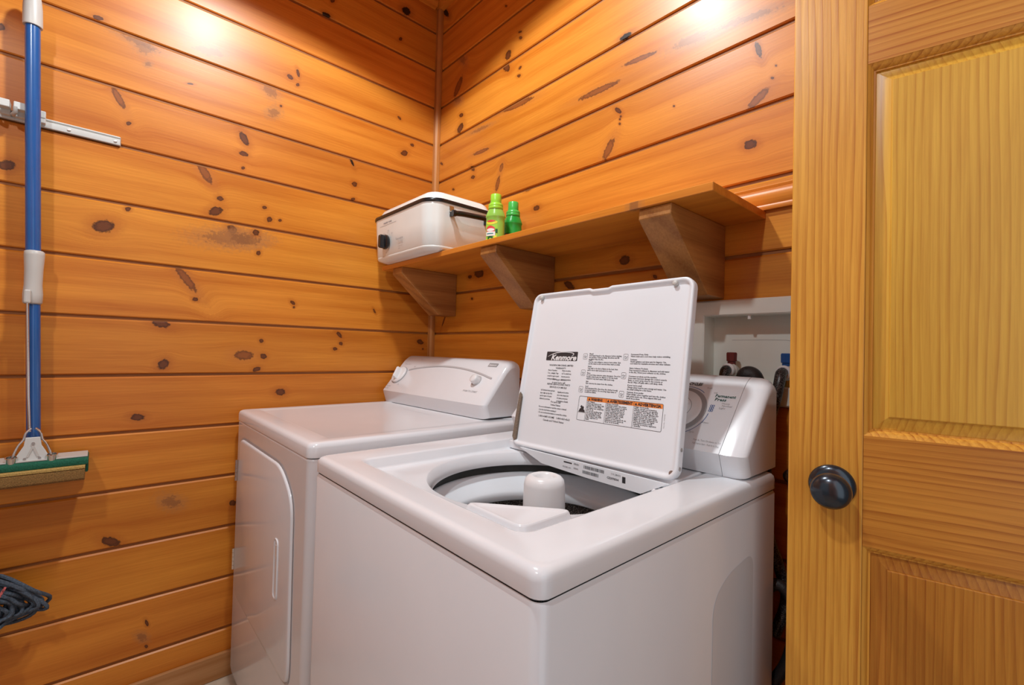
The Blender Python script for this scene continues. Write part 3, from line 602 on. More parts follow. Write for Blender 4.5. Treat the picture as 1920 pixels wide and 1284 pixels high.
# deck behind the opening and the plate that carries the rating labels
MB().box((0.925, -0.326, 0.891), (1.416, -0.216, 0.9125)).build('rear_deck', WHITE, wm, None, bevel=0.003)
pf = Frame((0, -0.342, 0), (1, 0, 0), (0, 0, 1))
pl_ = MB(); poly = [(0.985, 0.9045), (1.405, 0.9045), (1.345, 0.872), (1.205, 0.8735), (1.065, 0.8785)]
pl_.loft([[(x, y, z) for x, z in poly] for y in (-0.342, -0.336)], True, True)
plate = pl_.build('rating_plate', RINGW, wm, None)
mb = MB()
add_rect(mb, pf, 1.138, 0.8955, 1.163, 0.8985)
add_text(mb, pf, 'SERIES', 1.168, 0.8955, 0.006); add_text(mb, pf, 'MODEL NO.', 1.135, 0.884, 0.005); add_text(mb, pf, 'SERIAL', 1.168, 0.886, 0.005)
rr = random.Random(4); x = 1.198
while x < 1.255:
    wd = rr.choice((0.0007, 0.0011, 0.0016)); add_rect(mb, pf, x, 0.893, x + wd, 0.9); x += wd + rr.choice((0.0008, 0.0013))
x = 1.195
while x < 1.238:
    wd = rr.choice((0.0007, 0.0011, 0.0016)); add_rect(mb, pf, x, 0.8815, x + wd, 0.8885); x += wd + rr.choice((0.0008, 0.0013))
add_text(mb, pf, '110.28632', 1.272, 0.895, 0.006); add_text(mb, pf, 'CS2970504', 1.262, 0.885, 0.0065, bold=0.0002); add_rect(mb, pf, 1.301, 0.884, 1.309, 0.897)
mb.build('rating_lettering', BLACK, plate, None)

# open lid, leaning back on its hinges
LF = Frame((0.003, -0.335, 0.8935), (1, 0, 0.012), (-0.019, 0.097, 0.41))
LX0, LX1, LT = 0.938, 1.416, 0.425
def lidring(i, h, notch=0.0):
    pts = rrect(LX0 + i, LX1 - i, i, LT - i, max(0.026 - i, 0.010), 7)
    out = []
    top = [p for p in pts]
    # add the finger notch in the top edge between the two top corners
    res = []
    for k, p in enumerate(pts):
        res.append(p)
        if k == 7:
            for s in (1.36, 1.24, 1.205, 1.195, 1.145, 1.135, 1.10, 1.0):
                res.append((s, LT - i - (notch if 1.14 < s < 1.2 else 0)))
    return [LF(a, b_, h) for a, b_ in res]
mb = MB().loft([lidring(0.004, -0.019), lidring(0.0, -0.016, .004), lidring(0.0, -0.003, .004), lidring(0.0012, 0.0, .004), lidring(0.0045, 0.0012, .004), lidring(0.0085, 0.0, .005), lidring(0.0105, -0.004, .006), lidring(0.013, -0.0055, .006), lidring(0.016, -0.0055, .006)], True, True)
lid = mb.build('lid', LIDW, wm, 50, label='open white lid printed with washing instructions')
for s in (0.968, 1.372):
    MB().lathe([(0.006, -0.004), (0.006, 0.002), (0.0045, 0.0035), (0.001, 0.004)], LF(s, 0.412, 0), LF.n, 16).build('bumper', GREYPL, lid, 60)
for t in (0.062, 0.025):
    MB().lathe([(0.004, 0), (0.004, 0.0015), (0.002, 0.002)], LF(LX1 - 0.0005, t, -0.008), LF.x, 14).build('screw', STEEL, lid, 40)
MB().lathe([(0.006, -0.004), (0.006, 0.0)], LF(1.404, 0.014, 0), LF.n, 14).build('hinge_pin', STEEL, lid, 40)
mb = MB(); rst = [(LX0 + 0.0035, 0.022), (LX0 + 0.004, 0.135), (LX0 + 0.008, 0.142), (LX0 + 0.0135, 0.13), (LX0 + 0.0145, 0.09), (LX0 + 0.016, 0.04), (LX0 + 0.017, 0.018), (LX0 + 0.012, 0.011)]
add_poly(mb, LF, rst, -0.004, 0.0018); mb.build('rust_patch', RUST, lid, None, label='strip of brown rust')
# printing on the lid
LP = Frame(LF(0, 0, -0.0055), LF.x, LF.y)
mb = MB(); add_poly(mb, LP, rrect(1.0165, 1.123, 0.2335, 0.2575, 0.002, 3)); logo = mb.build('logo_block', BLACK, lid, None)
mb = MB(); add_text(mb, LP, 'Kenmore', 1.034, 0.2352, 0.0195, shear=0.25, bold=0.0007, h=0.0007, res=4, fit=0.086)
sw = [(1.0215, 0.2435), (1.030, 0.2475), (1.040, 0.2515), (1.052, 0.2545), (1.066, 0.2562), (1.082, 0.2563), (1.097, 0.2555), (1.1065, 0.2540), (1.1105, 0.2520), (1.1095, 0.2492), (1.1040, 0.2465)]
add_stroke(mb, LP, sw, [0.0004, 0.0012, 0.0018, 0.0020, 0.0018, 0.0014, 0.0013, 0.0018, 0.0026, 0.0020, 0.0006], 0.0007)
mb.build('logo_lettering', PLAST, logo, None)
mb = MB()
TS = 0.0062
def para(x, t, lines, size=TS, align='LEFT', lead=1.22, bold=0.00012, sx=1.0):
    for k, l in enumerate(lines): add_text(mb, LP, l, x, t - k * size * lead, size, align, bold=bold, sx=sx)
para(1.073, 0.2190, ['WASHING MACHINE LIMITED', 'WARRANTY'], align='CENTER')
para(1.030, 0.2055, ['Hours of Operation:', '7 a.m. - midnight, 7 days', 'a week for repair or parts', 'ordering and delivery'], sx=0.62)
para(1.079, 0.2055, ['Heures de service:', 'de 7 h a minuit tous', 'les jours, pour les', 'pieces et reparations'], sx=0.62)
para(1.073, 0.1815, ['For repair service', 'in your home call:'], align='CENTER')
para(1.073, 0.1690, ['REPAIR SERVICE AND PARTS', 'SERVICE A DOMICILE'], align='CENTER')
para(1.014, 0.1520, ['Call Customer Service any hour', 'day or night, any day of the', 'year for repair or for parts', 'delivered to your home'], sx=0.62)
para(1.074, 0.1500, ['Appelez pour le service', 'jour et nuit, chaque jour', 'de l annee, pour pieces', 'et reparations a domicile'], sx=0.62)
para(1.073, 0.1235, ['For parts call:', 'United States'], align='CENTER')
para(1.016, 0.1085, ['For more information read the owner s manual'], 0.0058, sx=0.85)
para(1.016, 0.1010, ['- Sort the load before washing it', '- Do not overload the basket or crowd the clothes'], 0.0058, sx=0.82)
para(1.073, 0.0840, ['1-800-4-MY-HOME   1-800-469-4663'], 0.0070, 'CENTER'); para(1.073, 0.0755, ['Canada and United States'], 0.0068, 'CENTER')
cols = {1.160: [(0.2537, ['Bleach', 'Add liquid bleach to the dispenser before starting', 'the machine. Follow package directions and fill', 'no higher than the line.']),
                (0.2380, ['Soak', 'Use the soak setting to remove heavy stains. Spin', 'out the water at the end and then wash as usual.']),
                (0.2220, ['Wash', 'Turn dial to the kind of fabric in the load, then', 'pull it out to start and push in to stop.']),
                (0.2060, ['Rinse', 'A second rinse removes extra detergent. Use it for', 'heavily soiled loads, for diapers or for the loads', 'washed in very hard water with much soap.']),
                (0.1855, ['Spin', 'Spin removes the water from the clothes.']),
                (0.1735, ['Load', 'Add detergent first, then drop the clothes loosely', 'around the agitator. Do not wrap large items or', 'overfill the basket.'])],
        1.278: [(0.2535, ['Permanent Press, Knits', 'Warm wash and a cool rinse help reduce wrinkling.']),
                (0.2415, ['Delicates', 'Gentle agitation and slow spin for lingerie. Use', 'cool water for washable woolens and other delicate']),
                (0.2215, ['Fabric Softener Products', 'Pour measured softener in dispenser and add water', 'to the line. Never pour softener on the clothes.']),
                (0.2035, ['Consumer products and the machine', 'Some stain removers damage the control console', 'finish, so never spray close to the console or', 'the lid. Wipe off spills with a soft damp cloth.']),
                (0.1830, ['If your load is small', 'Change water level to save energy and water. Use', 'the small setting for a few items.']),
                (0.1675, ['Optional, if you prefer', 'Wash similar colors together and turn the clothes', 'with prints inside out. Close zippers first and', 'check the pockets.'])]}
for cx, L in cols.items():
    for t, lines in L: para(cx, t - 0.0025, lines, 0.0049, sx=0.95, lead=0.93)
mb.build('instruction_lettering', BLACK, lid, None)
for s, t in ((1.148, 0.2465), (1.148, 0.2055), (1.148, 0.1645), (1.265, 0.2465), (1.265, 0.2035), (1.265, 0.1610)):
    mb = MB(); add_stroke(mb, LP, rrect(s - 0.006, s + 0.006, t - 0.0075, t + 0.0065, 0.002, 3), 0.0006, closed=True)
    add_stroke(mb, LP, [(s - 0.004, t - 0.001), (s - 0.001, t + 0.0015), (s + 0.001, t - 0.002), (s + 0.004, t + 0.001)], 0.0012)
    add_stroke(mb, LP, [(s - 0.003, t - 0.004), (s + 0.003, t - 0.004)], 0.001)
    mb.build('pictogram', BLACK, lid, None)
# warning box
mb = MB(); X = (1.147, 1.171, 1.2262, 1.300, 1.370)
add_stroke(mb, LP, rrect(X[0], X[4], 0.0905, 0.1475, 0.003, 4), 0.0009, closed=True)
for x in X[1:4]: add_stroke(mb, LP, [(x, 0.0905), (x, 0.1475)], 0.0007)
for (x, t) in (('English', 0), ('Francais', 1), ('Espanol', 2)): pass
WTX = [(1.173, ['Fire Hazard', 'Never put items in the', 'washer that are damp with', 'gasoline or other fluids.', 'No washer can completely', 'remove oil.', 'Do not dry anything that', 'ever had any type of oil', 'on it (including cooking', 'oils). Doing so can result', 'in fire, explosion or', 'death.']),
       (1.2285, ['Risque d incendie', 'Ne jamais mettre des articles', 'humectes d essence ou autres', 'fluides inflammables dans la', 'laveuse. Aucune laveuse ne', 'peut completement enlever', 'l huile. Ne pas faire secher', 'des articles salis par l huile', 'y compris les huiles de', 'cuisson. Le non-respect de ces', 'instructions peut causer un', 'deces ou un incendie.']),
       (1.302, ['Peligro de Incendio', 'Nunca coloque en la lavadora', 'articulos humedos con gasolina', 'o cualquier otro fluido. No hay', 'lavadora que pueda eliminar por', 'completo el aceite. No seque', 'ningun articulo que haya tenido', 'alguna vez aceite, incluyendo los', 'aceites de cocina. No seguir', 'estas instrucciones puede', 'ocasionar la muerte, explosion', 'o incendio.'])]
for x, lines in WTX:
    for k, l in enumerate(lines): add_text(mb, LP, l, x, 0.1345 - k * 0.0037, 0.0046, bold=0.00012, sx=0.98)
add_poly(mb, LP, [(1.1495, 0.110), (1.1525, 0.117), (1.156, 0.1195), (1.1535, 0.123), (1.1575, 0.1265), (1.160, 0.123), (1.1625, 0.1245), (1.165, 0.120), (1.1635, 0.117), (1.167, 0.1155), (1.169, 0.110)])
add_stroke(mb, LP, [(1.1475, 0.109), (1.171, 0.109)], 0.0006)
mb.build('warning_lettering', BLACK, lid, None)
mb = MB(); add_rect(mb, LP, X[1] + 0.0003, 0.1378, X[4] - 0.001, 0.1469, 0.0002); wbn = mb.build('warning_band', ORANGE, lid, None)
mb = MB()
for x, s, sx in ((X[1] + 0.006, 'WARNING', 0.033), (X[2] + 0.005, 'AVERTISSEMENT', 0.060), (X[3] + 0.004, 'ADVERTENCIA', 0.056)):
    add_text(mb, LP, s, x + 0.006, 0.1395, 0.0085, bold=0.0004, h=0.0005, fit=sx)
    add_poly(mb, LP, [(x - 0.002, 0.1395), (x + 0.004, 0.1395), (x + 0.001, 0.1455)], 0, 0.0005)
mb.build('warning_band_lettering', BLACK, wbn, None)
mb = MB(); add_text(mb, LP, 'Part No. 3955735', 1.3765, 0.0985, 0.004, rot=pi / 2); mb.build('part_number', GREYP, lid, None)

# control console of the washer
wprof = [(-0.231, 0.9144), (-0.237, 0.930), (-0.246, 0.952), (-0.250, 0.961), (-0.2486, 0.9625), (-0.211, 1.0028), (-0.174, 1.0424), (-0.1385, 1.0805), (-0.121, 1.0965), (-0.104, 1.1065), (-0.093, 1.1095), (-0.085, 1.104), (-0.085, 0.9144)]
console(wm, 0.832, 1.509, wprof, 0.9144, 0.048, WHITE, True, capend=0.016)
WF = Frame((0, -0.2503, 0.9612), (1, 0, 0), (0, 0.112, 0.120)); nrm = WF.n
disc(wm, 'dial_ring', WF, 1.340, 0.098, [(0.062, 0.0), (0.062, 0.0015), (0.060, 0.0025)], GREYP, 48)
disc(wm, 'dial_skirt', WF, 1.340, 0.098, [(0.052, 0.0), (0.0515, 0.005), (0.048, 0.0075)], PLAST, 48)
disc(wm, 'dial', WF, 1.340, 0.098, [(0.0315, 0.007), (0.0315, 0.008), (0.029, 0.0085), (0.029, 0.022), (0.026, 0.025)], PLAST, 40)
disc(wm, 'dial_edge', WF, 1.340, 0.098, [(0.0315, 0.0065), (0.0312, 0.0082)], BLACK, 40)
mb = MB()
add_text(mb, WF, 'CYCLES', 1.337, 0.170, 0.0115, fit=0.032, bold=0.0004, shear=0.15)
mb.build('console_heading', BLACK, wm, None)
def arcpts(r, a0, a1, n=24): return [(1.340 + r * math.cos(a0 + (a1 - a0) * i / n), 0.098 + r * math.sin(a0 + (a1 - a0) * i / n)) for i in range(n + 1)]
for r_, a_, c_ in ((0.0665, 0.9, 1.9), (0.0685, -0.05, -1.15)):
    mb = MB(); add_stroke(mb, WF, arcpts(r_, a_, c_), 0.0012); mb.build('cycle_arc', BLUEM, wm, None)
for k in range(3):
    for j in range(2):
        mb = MB(); add_stroke(mb, WF, [(1.4085 + 0.0048 * j + 0.0022 * math.cos(q), 0.103 + 0.0065 * k + 0.0026 * math.sin(q)) for q in [i * pi / 4 for i in range(8)]], 0.0011, closed=True); mb.build('cycle_mark', BLUEM, wm, None)
mb = MB()
add_text(mb, WF, 'Permanent', 1.408, 0.141, 0.0115, bold=0.0003, shear=0.1, fit=0.044); add_text(mb, WF, 'Press', 1.410, 0.131, 0.0115, bold=0.0003, shear=0.1)
mb.build('cycle_lettering', plain('dark_teal_print', (0.02, 0.10, 0.09), 0.5), wm, None)
letters(wm, WF, GREYP, [('Heavy', 1.428, 0.123, 0.0068, dict(shear=0.1)), ('Normal', 1.430, 0.1165, 0.0068, dict(shear=0.1)), ('Light', 1.426, 0.110, 0.0068, dict(shear=0.1)),
    ('Soak', 1.383, 0.163, 0.0065), ('Off', 1.402, 0.150, 0.006), ('Rinse', 1.403, 0.068, 0.0068), ('Spin', 1.384, 0.040, 0.0068),
    ('Push In, Turn Clockwise to Set', 1.400, 0.0225, 0.0062, dict(fit=0.057)), ('Pull Out to Start - Push In to Stop', 1.401, 0.0140, 0.0062, dict(fit=0.055))])

# ------------------------------------------------------------------ roaster oven on the shelf
ro = empty('roaster_oven', (0.27, -0.18, 1.4995), 'cream electric roaster oven with black rim on the shelf end by the corner', 'roaster')
def RR(z, i, r=0.06): return [(x, y, z) for x, y in rrect(0.052 + i, 0.498 - i, -0.333 + i, -0.030 - i, max(r - i * 0.6, 0.02), 10)]
MB().loft([RR(1.4996, 0.030), RR(1.502, 0.022), RR(1.5075, 0.006), RR(1.509, 0.005), RR(1.514, 0.003), RR(1.517, 0.0045), RR(1.519, 0.003), RR(1.60, -0.002), RR(1.655, -0.005), RR(1.664, -0.006), RR(1.668, -0.004)], True, True).build('body', CREAM, ro, 60)
MB().loft([RR(1.6675, -0.006), RR(1.6675, -0.0095), RR(1.672, -0.0105), RR(1.6785, -0.0085), RR(1.6785, 0.004)], True, True).build('rim', BLKPL, ro, 40)
def RL(z, i, r): return [(x, y, z) for x, y in rrect(0.052 + i, 0.498 - i, -0.333 + i, -0.030 - i, r, 10)]
MB().loft([RL(1.6780, 0.004, 0.056), RL(1.681, 0.006, 0.055), RL(1.696, 0.014, 0.052), RL(1.706, 0.019, 0.05), RL(1.712, 0.027, 0.045), RL(1.715, 0.045, 0.04), RL(1.716, 0.085, 0.03)], True, True).build('lid', CREAM, ro, 60)
hy0, hy1 = -0.262, -0.085
mb = MB().tube(smoothpath([(0.528, hy0, 1.628), (0.532, hy0 + 0.02, 1.630), (0.536, hy0 + 0.05, 1.632), (0.536, hy1 - 0.04, 1.636), (0.530, hy1, 1.638)], 5), [0.0115] * 4 + [0.0095] * 14 + [0.0110] * 3, 12)
sd = mb.build('side_handle', BLKPL, ro, 60)
for y in (hy0 + 0.012, hy1 - 0.012):
    MB().box((0.499, y - 0.009, 1.648), (0.505, y + 0.009, 1.660)).box((0.503, y - 0.007, 1.636), (0.53, y + 0.007, 1.640)).box((0.5025, y - 0.007, 1.636), (0.506, y + 0.007, 1.655)).build('handle_bracket', STEEL, sd, None)
    MB().box((0.5, y - 0.006, 1.622), (0.526, y + 0.006, 1.634)).build('handle_mount', BLKPL, sd, None, bevel=0.002)
RF = Frame((0, -0.3345, 0), (1, 0, 0), (0, 0, 1)); nrm = RF.n
kc = (0.190, 1.566)
MB().lathe([(0.0, 0.003), (0.026, 0.003), (0.0285, 0.006), (0.0285, 0.012), (0.025, 0.015), (0.012, 0.016)], RF(kc[0], kc[1], 0), RF.n, 32, cap0=False).build('knob', BLKPL, ro, 40)
MB().loft([[RF(kc[0] + a * s, kc[1] + b_ * s, h) for a, b_ in rrect(-0.010, 0.010, -0.026, 0.026, 0.007, 4)] for s, h in ((1, 0.012), (1, 0.030), (0.9, 0.034))], True, True).build('knob_grip', BLKPL, ro, 50)
mb = MB(); rfl = Frame((0, -0.3348, 0), (1, 0, 0), (0, 0, 1))
def tick(a, r0, r1): add_stroke(mb, rfl, [(kc[0] + r0 * math.cos(a), kc[1] + r0 * math.sin(a)), (kc[0] + r1 * math.cos(a), kc[1] + r1 * math.sin(a))], 0.0018, 0.0012)
fr_off = Frame((0, -0.3375, 0), (1, 0, 0), (0, 0, 1)); rfl = fr_off
for a in (1.9, 1.35, 0.85, 0.35): tick(a, 0.035, 0.038)
add_text(mb, fr_off, 'roaster oven', 0.158, 1.641, 0.013, shear=0.3, bold=0.0004)
add_stroke(mb, fr_off, [(0.13, 1.6355), (0.263, 1.6355)], 0.0012, 0.0003)
add_text(mb, fr_off, '350', kc[0] + 0.035, kc[1] + 0.026, 0.009); add_text(mb, fr_off, '450', kc[0] + 0.006, kc[1] + 0.041, 0.008); add_text(mb, fr_off, '250', kc[0] - 0.03, kc[1] + 0.034, 0.008)
add_text(mb, fr_off, 'Temperature', 0.262, 1.562, 0.0125, bold=0.0003, shear=0.2, sx=0.85)
add_text(mb, fr_off, 'SETTING\nwarm 150\nmeat 325\nmax', 0.285, 1.551, 0.0085, ls=1.0); add_text(mb, fr_off, 'off', kc[0], kc[1] - 0.043, 0.009, 'CENTER')
mb.build('front_lettering', GREYP, ro, None, kind='stuff')

# ------------------------------------------------------------------ two green bottles
def bottle(name, cx, cy, rz, label, cols, lab):
    capm = plain(name + '_cap', cols[0], 0.3, var=0.02); bodm = plain(name + '_plastic', cols[1], 0.25, var=0.02)
    z = 1.4995; root = empty(name, (cx, cy, z), label, 'bottle')
    c, s = math.cos(rz), math.sin(rz)
    def ring(a, b_, h, n=36): return [(cx + a * math.cos(t) * c - b_ * math.sin(t) * s, cy + a * math.cos(t) * s + b_ * math.sin(t) * c, z + h) for t in [2 * pi * i / n for i in range(n)]]
    MB().loft([ring(0.027, 0.018, 0), ring(0.030, 0.0205, 0.004), ring(0.0310, 0.0215, 0.04), ring(0.0315, 0.022, 0.08), ring(0.0310, 0.022, 0.098), ring(0.0335, 0.0242, 0.1015), ring(0.0335, 0.0245, 0.1035), ring(0.0300, 0.0235, 0.113), ring(0.0255, 0.0225, 0.124), ring(0.0235, 0.0220, 0.128)], True, True).build('bottle_body', bodm, root, 45)
    MB().loft([ring(0.0240, 0.0240, 0.1275), ring(0.0248, 0.0248, 0.1285), ring(0.0248, 0.0248, 0.1345), ring(0.0238, 0.0238, 0.1365), ring(0.0245, 0.0245, 0.1385), ring(0.0240, 0.0240, 0.1445), ring(0.0205, 0.0205, 0.1480)], True, True).build('collar', capm, root, 45)
    n = 48; prof = []
    for h, k in ((0.1475, 0.0178), (0.149, 0.0182), (0.1770, 0.0176), (0.1785, 0.0166)):
        prof.append([(cx + (k + (0.0004 if i % 2 else 0)) * math.cos(2 * pi * i / n), cy + (k + (0.0004 if i % 2 else 0)) * math.sin(2 * pi * i / n), z + h) for i in range(n)])
    MB().loft(prof, True, True).build('cap', capm, root, 60)
    # printed label: thin curved patches following the oval body
    def patch(mb, a0, a1, h0, h1, off, mi, n=10, bulge=0.0):
        for i in range(n):
            q = []
            for t, hh in ((i, 0), (i + 1, 0), (i + 1, 1), (i, 1)):
                fct = t / n; an = a0 + (a1 - a0) * fct; sag = bulge * (1 - (2 * fct - 1) ** 2)
                h = (h0 - (sag if bulge > 0 else 0)) if hh == 0 else h1 + sag
                A_, B_ = 0.0315 + off, 0.022 + off
                x_, y_ = A_ * math.cos(an), B_ * math.sin(an); q.append((cx + x_ * c - y_ * s, cy + x_ * s + y_ * c, z + h))
            mb.add(q, [(0, 1, 2, 3)], mi)
    mb = MB()
    for pch in lab: patch(mb, *pch)
    mb.build('label', [plain('label_yellow', (0.80, 0.78, 0.06), 0.4), plain('label_red', (0.72, 0.07, 0.06), 0.4), plain('label_white', (0.85, 0.88, 0.85), 0.4), plain('label_dark_green', (0.01, 0.11, 0.03), 0.4), plain('label_lime', (0.35, 0.72, 0.06), 0.4), plain('label_teal', (0.05, 0.3, 0.35), 0.4)], root, None)
D = -1.95
labA = [(D - .75, D + .75, .012, .085, .0004, 4, 12, .0), (D - .70, D + .70, .079, .083, .0009, 0, 12, .006), (D - .5, D + .5, .0845, .0858, .0014, 1, 8, .003), (D - .60, D + .45, .048, .062, .0012, 1, 12, .008), (D - .50, D + .40, .0535, .0575, .0016, 2, 8, .003), (D - .62, D + .50, .036, .049, .0018, 2, 8, .001), (D - .45, D + .30, .041, .0445, .0022, 5, 8, .0),
        (D + .50, D + .72, .045, .058, .0016, 3, 4, .0), (D - .35, D + .25, .018, .032, .0018, 3, 6, .003), (D - .15, D + .12, .021, .027, .0022, 4, 4, .001), (D + .35, D + .65, .014, .036, .0018, 0, 4, .0), (D - .7, D - .45, .012, .026, .0018, 0, 4, .0)]
labB = [(D - .8, D - .1, .02, .066, .0006, 3, 8, .0), (D - .6, D - .3, .05, .062, .0012, 1, 4, .0), (D - .28, D - .12, .048, .060, .0014, 2, 3, .0), (D - .7, D - .4, .025, .036, .0012, 0, 3, .0)]
bottle('softener_bottle', 0.667, -0.182, 0.72, 'light lime green plastic bottle with yellow and red label, standing beside the roaster', ((0.34, 0.72, 0.05), (0.30, 0.62, 0.09)), labA)
bottle('softener_bottle', 0.650, -0.088, 0.95, 'darker green plastic bottle, partly hidden behind the lime green one', ((0.06, 0.50, 0.08), (0.02, 0.36, 0.05)), labB)

# ------------------------------------------------------------------ water supply box in the back wall
bx = empty('washer_supply_box', (1.50, 0, 1.05), 'white recessed water supply box in the back wall behind the washer', 'utility box')
mb = MB(); O = (1.262, 1.74, 1.043, 1.294); I = (1.313, 1.70, 1.087, 1.255)
def fr_ring(r, i, y): return [(r[0] + i, y, r[2] + i), (r[1] - i, y, r[2] + i), (r[1] - i, y, r[3] - i), (r[0] + i, y, r[3] - i)]
mb.loft([fr_ring(O, 0, -0.0006), fr_ring(O, 0.0, -0.010), fr_ring(O, 0.004, -0.014), fr_ring(I, -0.003, -0.014), fr_ring(I, 0, -0.011), fr_ring(I, 0, 0.045)], False, False)
mb.build('frame', BOXW, bx, None)
MB().box((1.30, 0.045, 1.07), (1.712, 0.05, 1.27)).build('back_panel', BOXW, bx, None)
mb = MB(); add_stroke(mb, Frame((0, 0.045, 0), (1, 0, 0), (0, 0, 1)), [(1.36, 1.196), (1.44, 1.197), (1.485, 1.196), (1.51, 1.192), (1.55, 1.190)], 0.0007, 0.0004); mb.build('crack', GREYP, bx, None)
MB().lathe([(0.004, 0), (0.004, 0.01)], (1.42, -0.004, 1.245), (0, 0, 1), 10).build('screw', PLAST, bx)
def valve(vx, mat, label):
    v = empty('water_valve', (vx, 0.045, 1.09), label, 'valve')
    MB().lathe([(0.011, 0.0), (0.011, 0.022), (0.015, 0.024), (0.015, 0.036), (0.011, 0.038)], (vx, 0.015, 1.0875), (0, 0, 1), 20).build('valve_stem', BRASS, v)
    MB().lathe([(0.0165, 0.0), (0.0175, 0.006), (0.0175, 0.020), (0.013, 0.024)], (vx, 0.020, 1.116), (0, -1, 0.25), 24).build('valve_body', GREYPL, v)
    MB().lathe([(0.0155, 0.0), (0.0155, 0.007), (0.013, 0.009)], (vx, -0.006, 1.1215), (0, -1, 0.0), 24).build('collar_nut', PLAST, v)
    MB().lathe([(0.010, 0.0), (0.010, 0.010), (0.0125, 0.011), (0.0130, 0.030), (0.011, 0.0325)], (vx, 0.010, 1.132), (0, 0, 1), 8).build('handle', mat, v, 25)
    return v
valve(1.374, REDM, 'hot water valve with dark red cap in the supply box')
valve(1.498, BLUEM, 'cold water valve with blue cap in the supply box')
def hose(name, pts, r, mat, label, cat='hose', n=14):
    P = smoothpath(pts, 8); o = MB().tube(P, r, n).build(name, mat, None, 60, label=label, cat=cat, loc=pts[0]); return o
br, nt, b = new_mat('braided_black_rubber')
tcn = nt.nodes.new('ShaderNodeTexCoord'); f = mrange(nt, noise(nt, tcn.outputs['Object'], 550, 1), 0.56, 0.66)
nt.links.new(mixc(nt, f, (0.012, 0.012, 0.014, 1), (0.22, 0.21, 0.2, 1)), b.inputs['Base Color']); b.inputs['Roughness'].default_value = 0.35
hose('cold_water_hose', [(1.498, -0.016, 1.1215), (1.4985, -0.030, 1.116), (1.499, -0.041, 1.095), (1.494, -0.047, 1.060), (1.486, -0.050, 1.020), (1.480, -0.050, 0.96), (1.478, -0.048, 0.85), (1.486, -0.05, 0.76), (1.505, -0.045, 0.70), (1.520, -0.04, 0.63), (1.50, -0.045, 0.55)], 0.0115, br, 'black braided hose hanging from the blue-capped cold water valve')
hose('hot_water_hose', [(1.374, -0.016, 1.1215), (1.374, -0.028, 1.117), (1.374, -0.035, 1.09), (1.374, -0.05, 1.0), (1.374, -0.05, 0.7)], 0.0115, br, 'black hose hanging from the red-capped hot water valve behind the washer')
hose('drain_hose', [(1.452, -0.036, 1.03), (1.451, -0.036, 1.08), (1.444, -0.038, 1.108), (1.432, -0.042, 1.113), (1.425, -0.040, 1.10), (1.42, -0.052, 1.06), (1.42, -0.055, 0.9), (1.42, -0.055, 0.5)], 0.0195, BLKRUB, 'thick black drain hose arching over the edge of the supply box')
hose('drain_hose', [(1.50, -0.080, 0.45), (1.535, -0.080, 0.52), (1.548, -0.078, 0.60), (1.535, -0.078, 0.66), (1.510, -0.080, 0.672), (1.488, -0.082, 0.64), (1.484, -0.082, 0.58), (1.49, -0.082, 0.45)], 0.012, BLKRUB, 'coiled black hose hanging low in the gap between washer and door')
kb = empty('wall_knob', (1.522, 0, 0.895), 'small chrome knob in the dark gap between washer and door', 'tap')  # small chrome knob of unclear use, set on the wall
MB().lathe([(0.007, 0.0), (0.007, 0.012), (0.014, 0.014), (0.0165, 0.022), (0.015, 0.034), (0.008, 0.038)], (1.522, 0, 0.895), (0, -1, 0), 20).build('chrome_knob', CHROME, kb, 50)

# ------------------------------------------------------------------ tool rail on the left wall
rl = empty('tool_rail', (0, -1.4, 1.765), 'white wall rail with clips holding the mop handles', 'rail')
pr = [(0.0004, 1.752), (0.010, 1.752), (0.011, 1.754), (0.011, 1.768), (0.0065, 1.7705), (0.0065, 1.7725), (0.011, 1.7745), (0.010, 1.777), (0.0004, 1.777)]
MB().loft([[(x, -1.135 if 0.003 < x else -1.133, z) for x, z in pr], [(x, -1.75, z) for x, z in pr]], True, True).build('rail', RAILW, rl, 30)
for y in (-1.146, -1.248): MB().lathe([(0.0042, 0), (0.0040, 0.0015), (0.002, 0.0022)], (0.011, y, 1.760), (1, 0, 0), 14).build('screw', STEEL, rl)
for y, w_ in ((-1.303, 0.016), (-1.342, 0.026), (-1.372, 0.020), (-1.408, 0.02)):
    MB().box((0.0112, y - w_ / 2, 1.757), (0.028, y + w_ / 2, 1.772)).box((0.018, y - w_ / 2, 1.770), (0.052 if w_ > 0.018 else 0.03, y + w_ / 2, 1.790)).build('clip', RAILW, rl, None, bevel=0.002)
for y in (-1.357, -1.392): MB().tube([(0.012, y, 1.764), (0.035, y, 1.758), (0.048, y + 0.006, 1.762), (0.05, y + 0.006, 1.776)], 0.005, 8).build('hook', GREYPL, rl, 60)

# ------------------------------------------------------------------ sponge mop
MX = 0.062
def my(z): return -1.2895 - (z - 0.88) * 0.0315
sm_ = empty('sponge_mop', (MX, my(0.8), 0.77), 'blue-handled sponge mop with green and yellow head hanging on the left wall', 'mop')
HR = 0.0155
MB().tube([(MX, my(0.875), 0.875), (MX, my(1.25), 1.25)], HR * 0.93, 20).tube([(MX, my(1.25), 1.25), (MX, my(2.03), 2.03)], HR, 20).build('handle', BLUE, sm_, 50)
MB().lathe([(0.0195, 0.0), (0.0200, 0.004), (0.0195, 0.05), (0.0175, 0.075), (0.013, 0.095), (0.006, 0.103), (0.001, 0.105)], (MX, my(2.0), 2.0), (0, -0.03, 1), 24).build('handle_cap', GREYPL, sm_, 60)
MB().lathe([(0.0165, 1.248), (0.0195, 1.252), (0.0200, 1.275), (0.0180, 1.30), (0.0185, 1.34), (0.0205, 1.38), (0.0200, 1.390), (0.0165, 1.393)], (MX, my(1.3), 0), (0, 0, 1), 24).build('grip', GREYPL, sm_, 60)
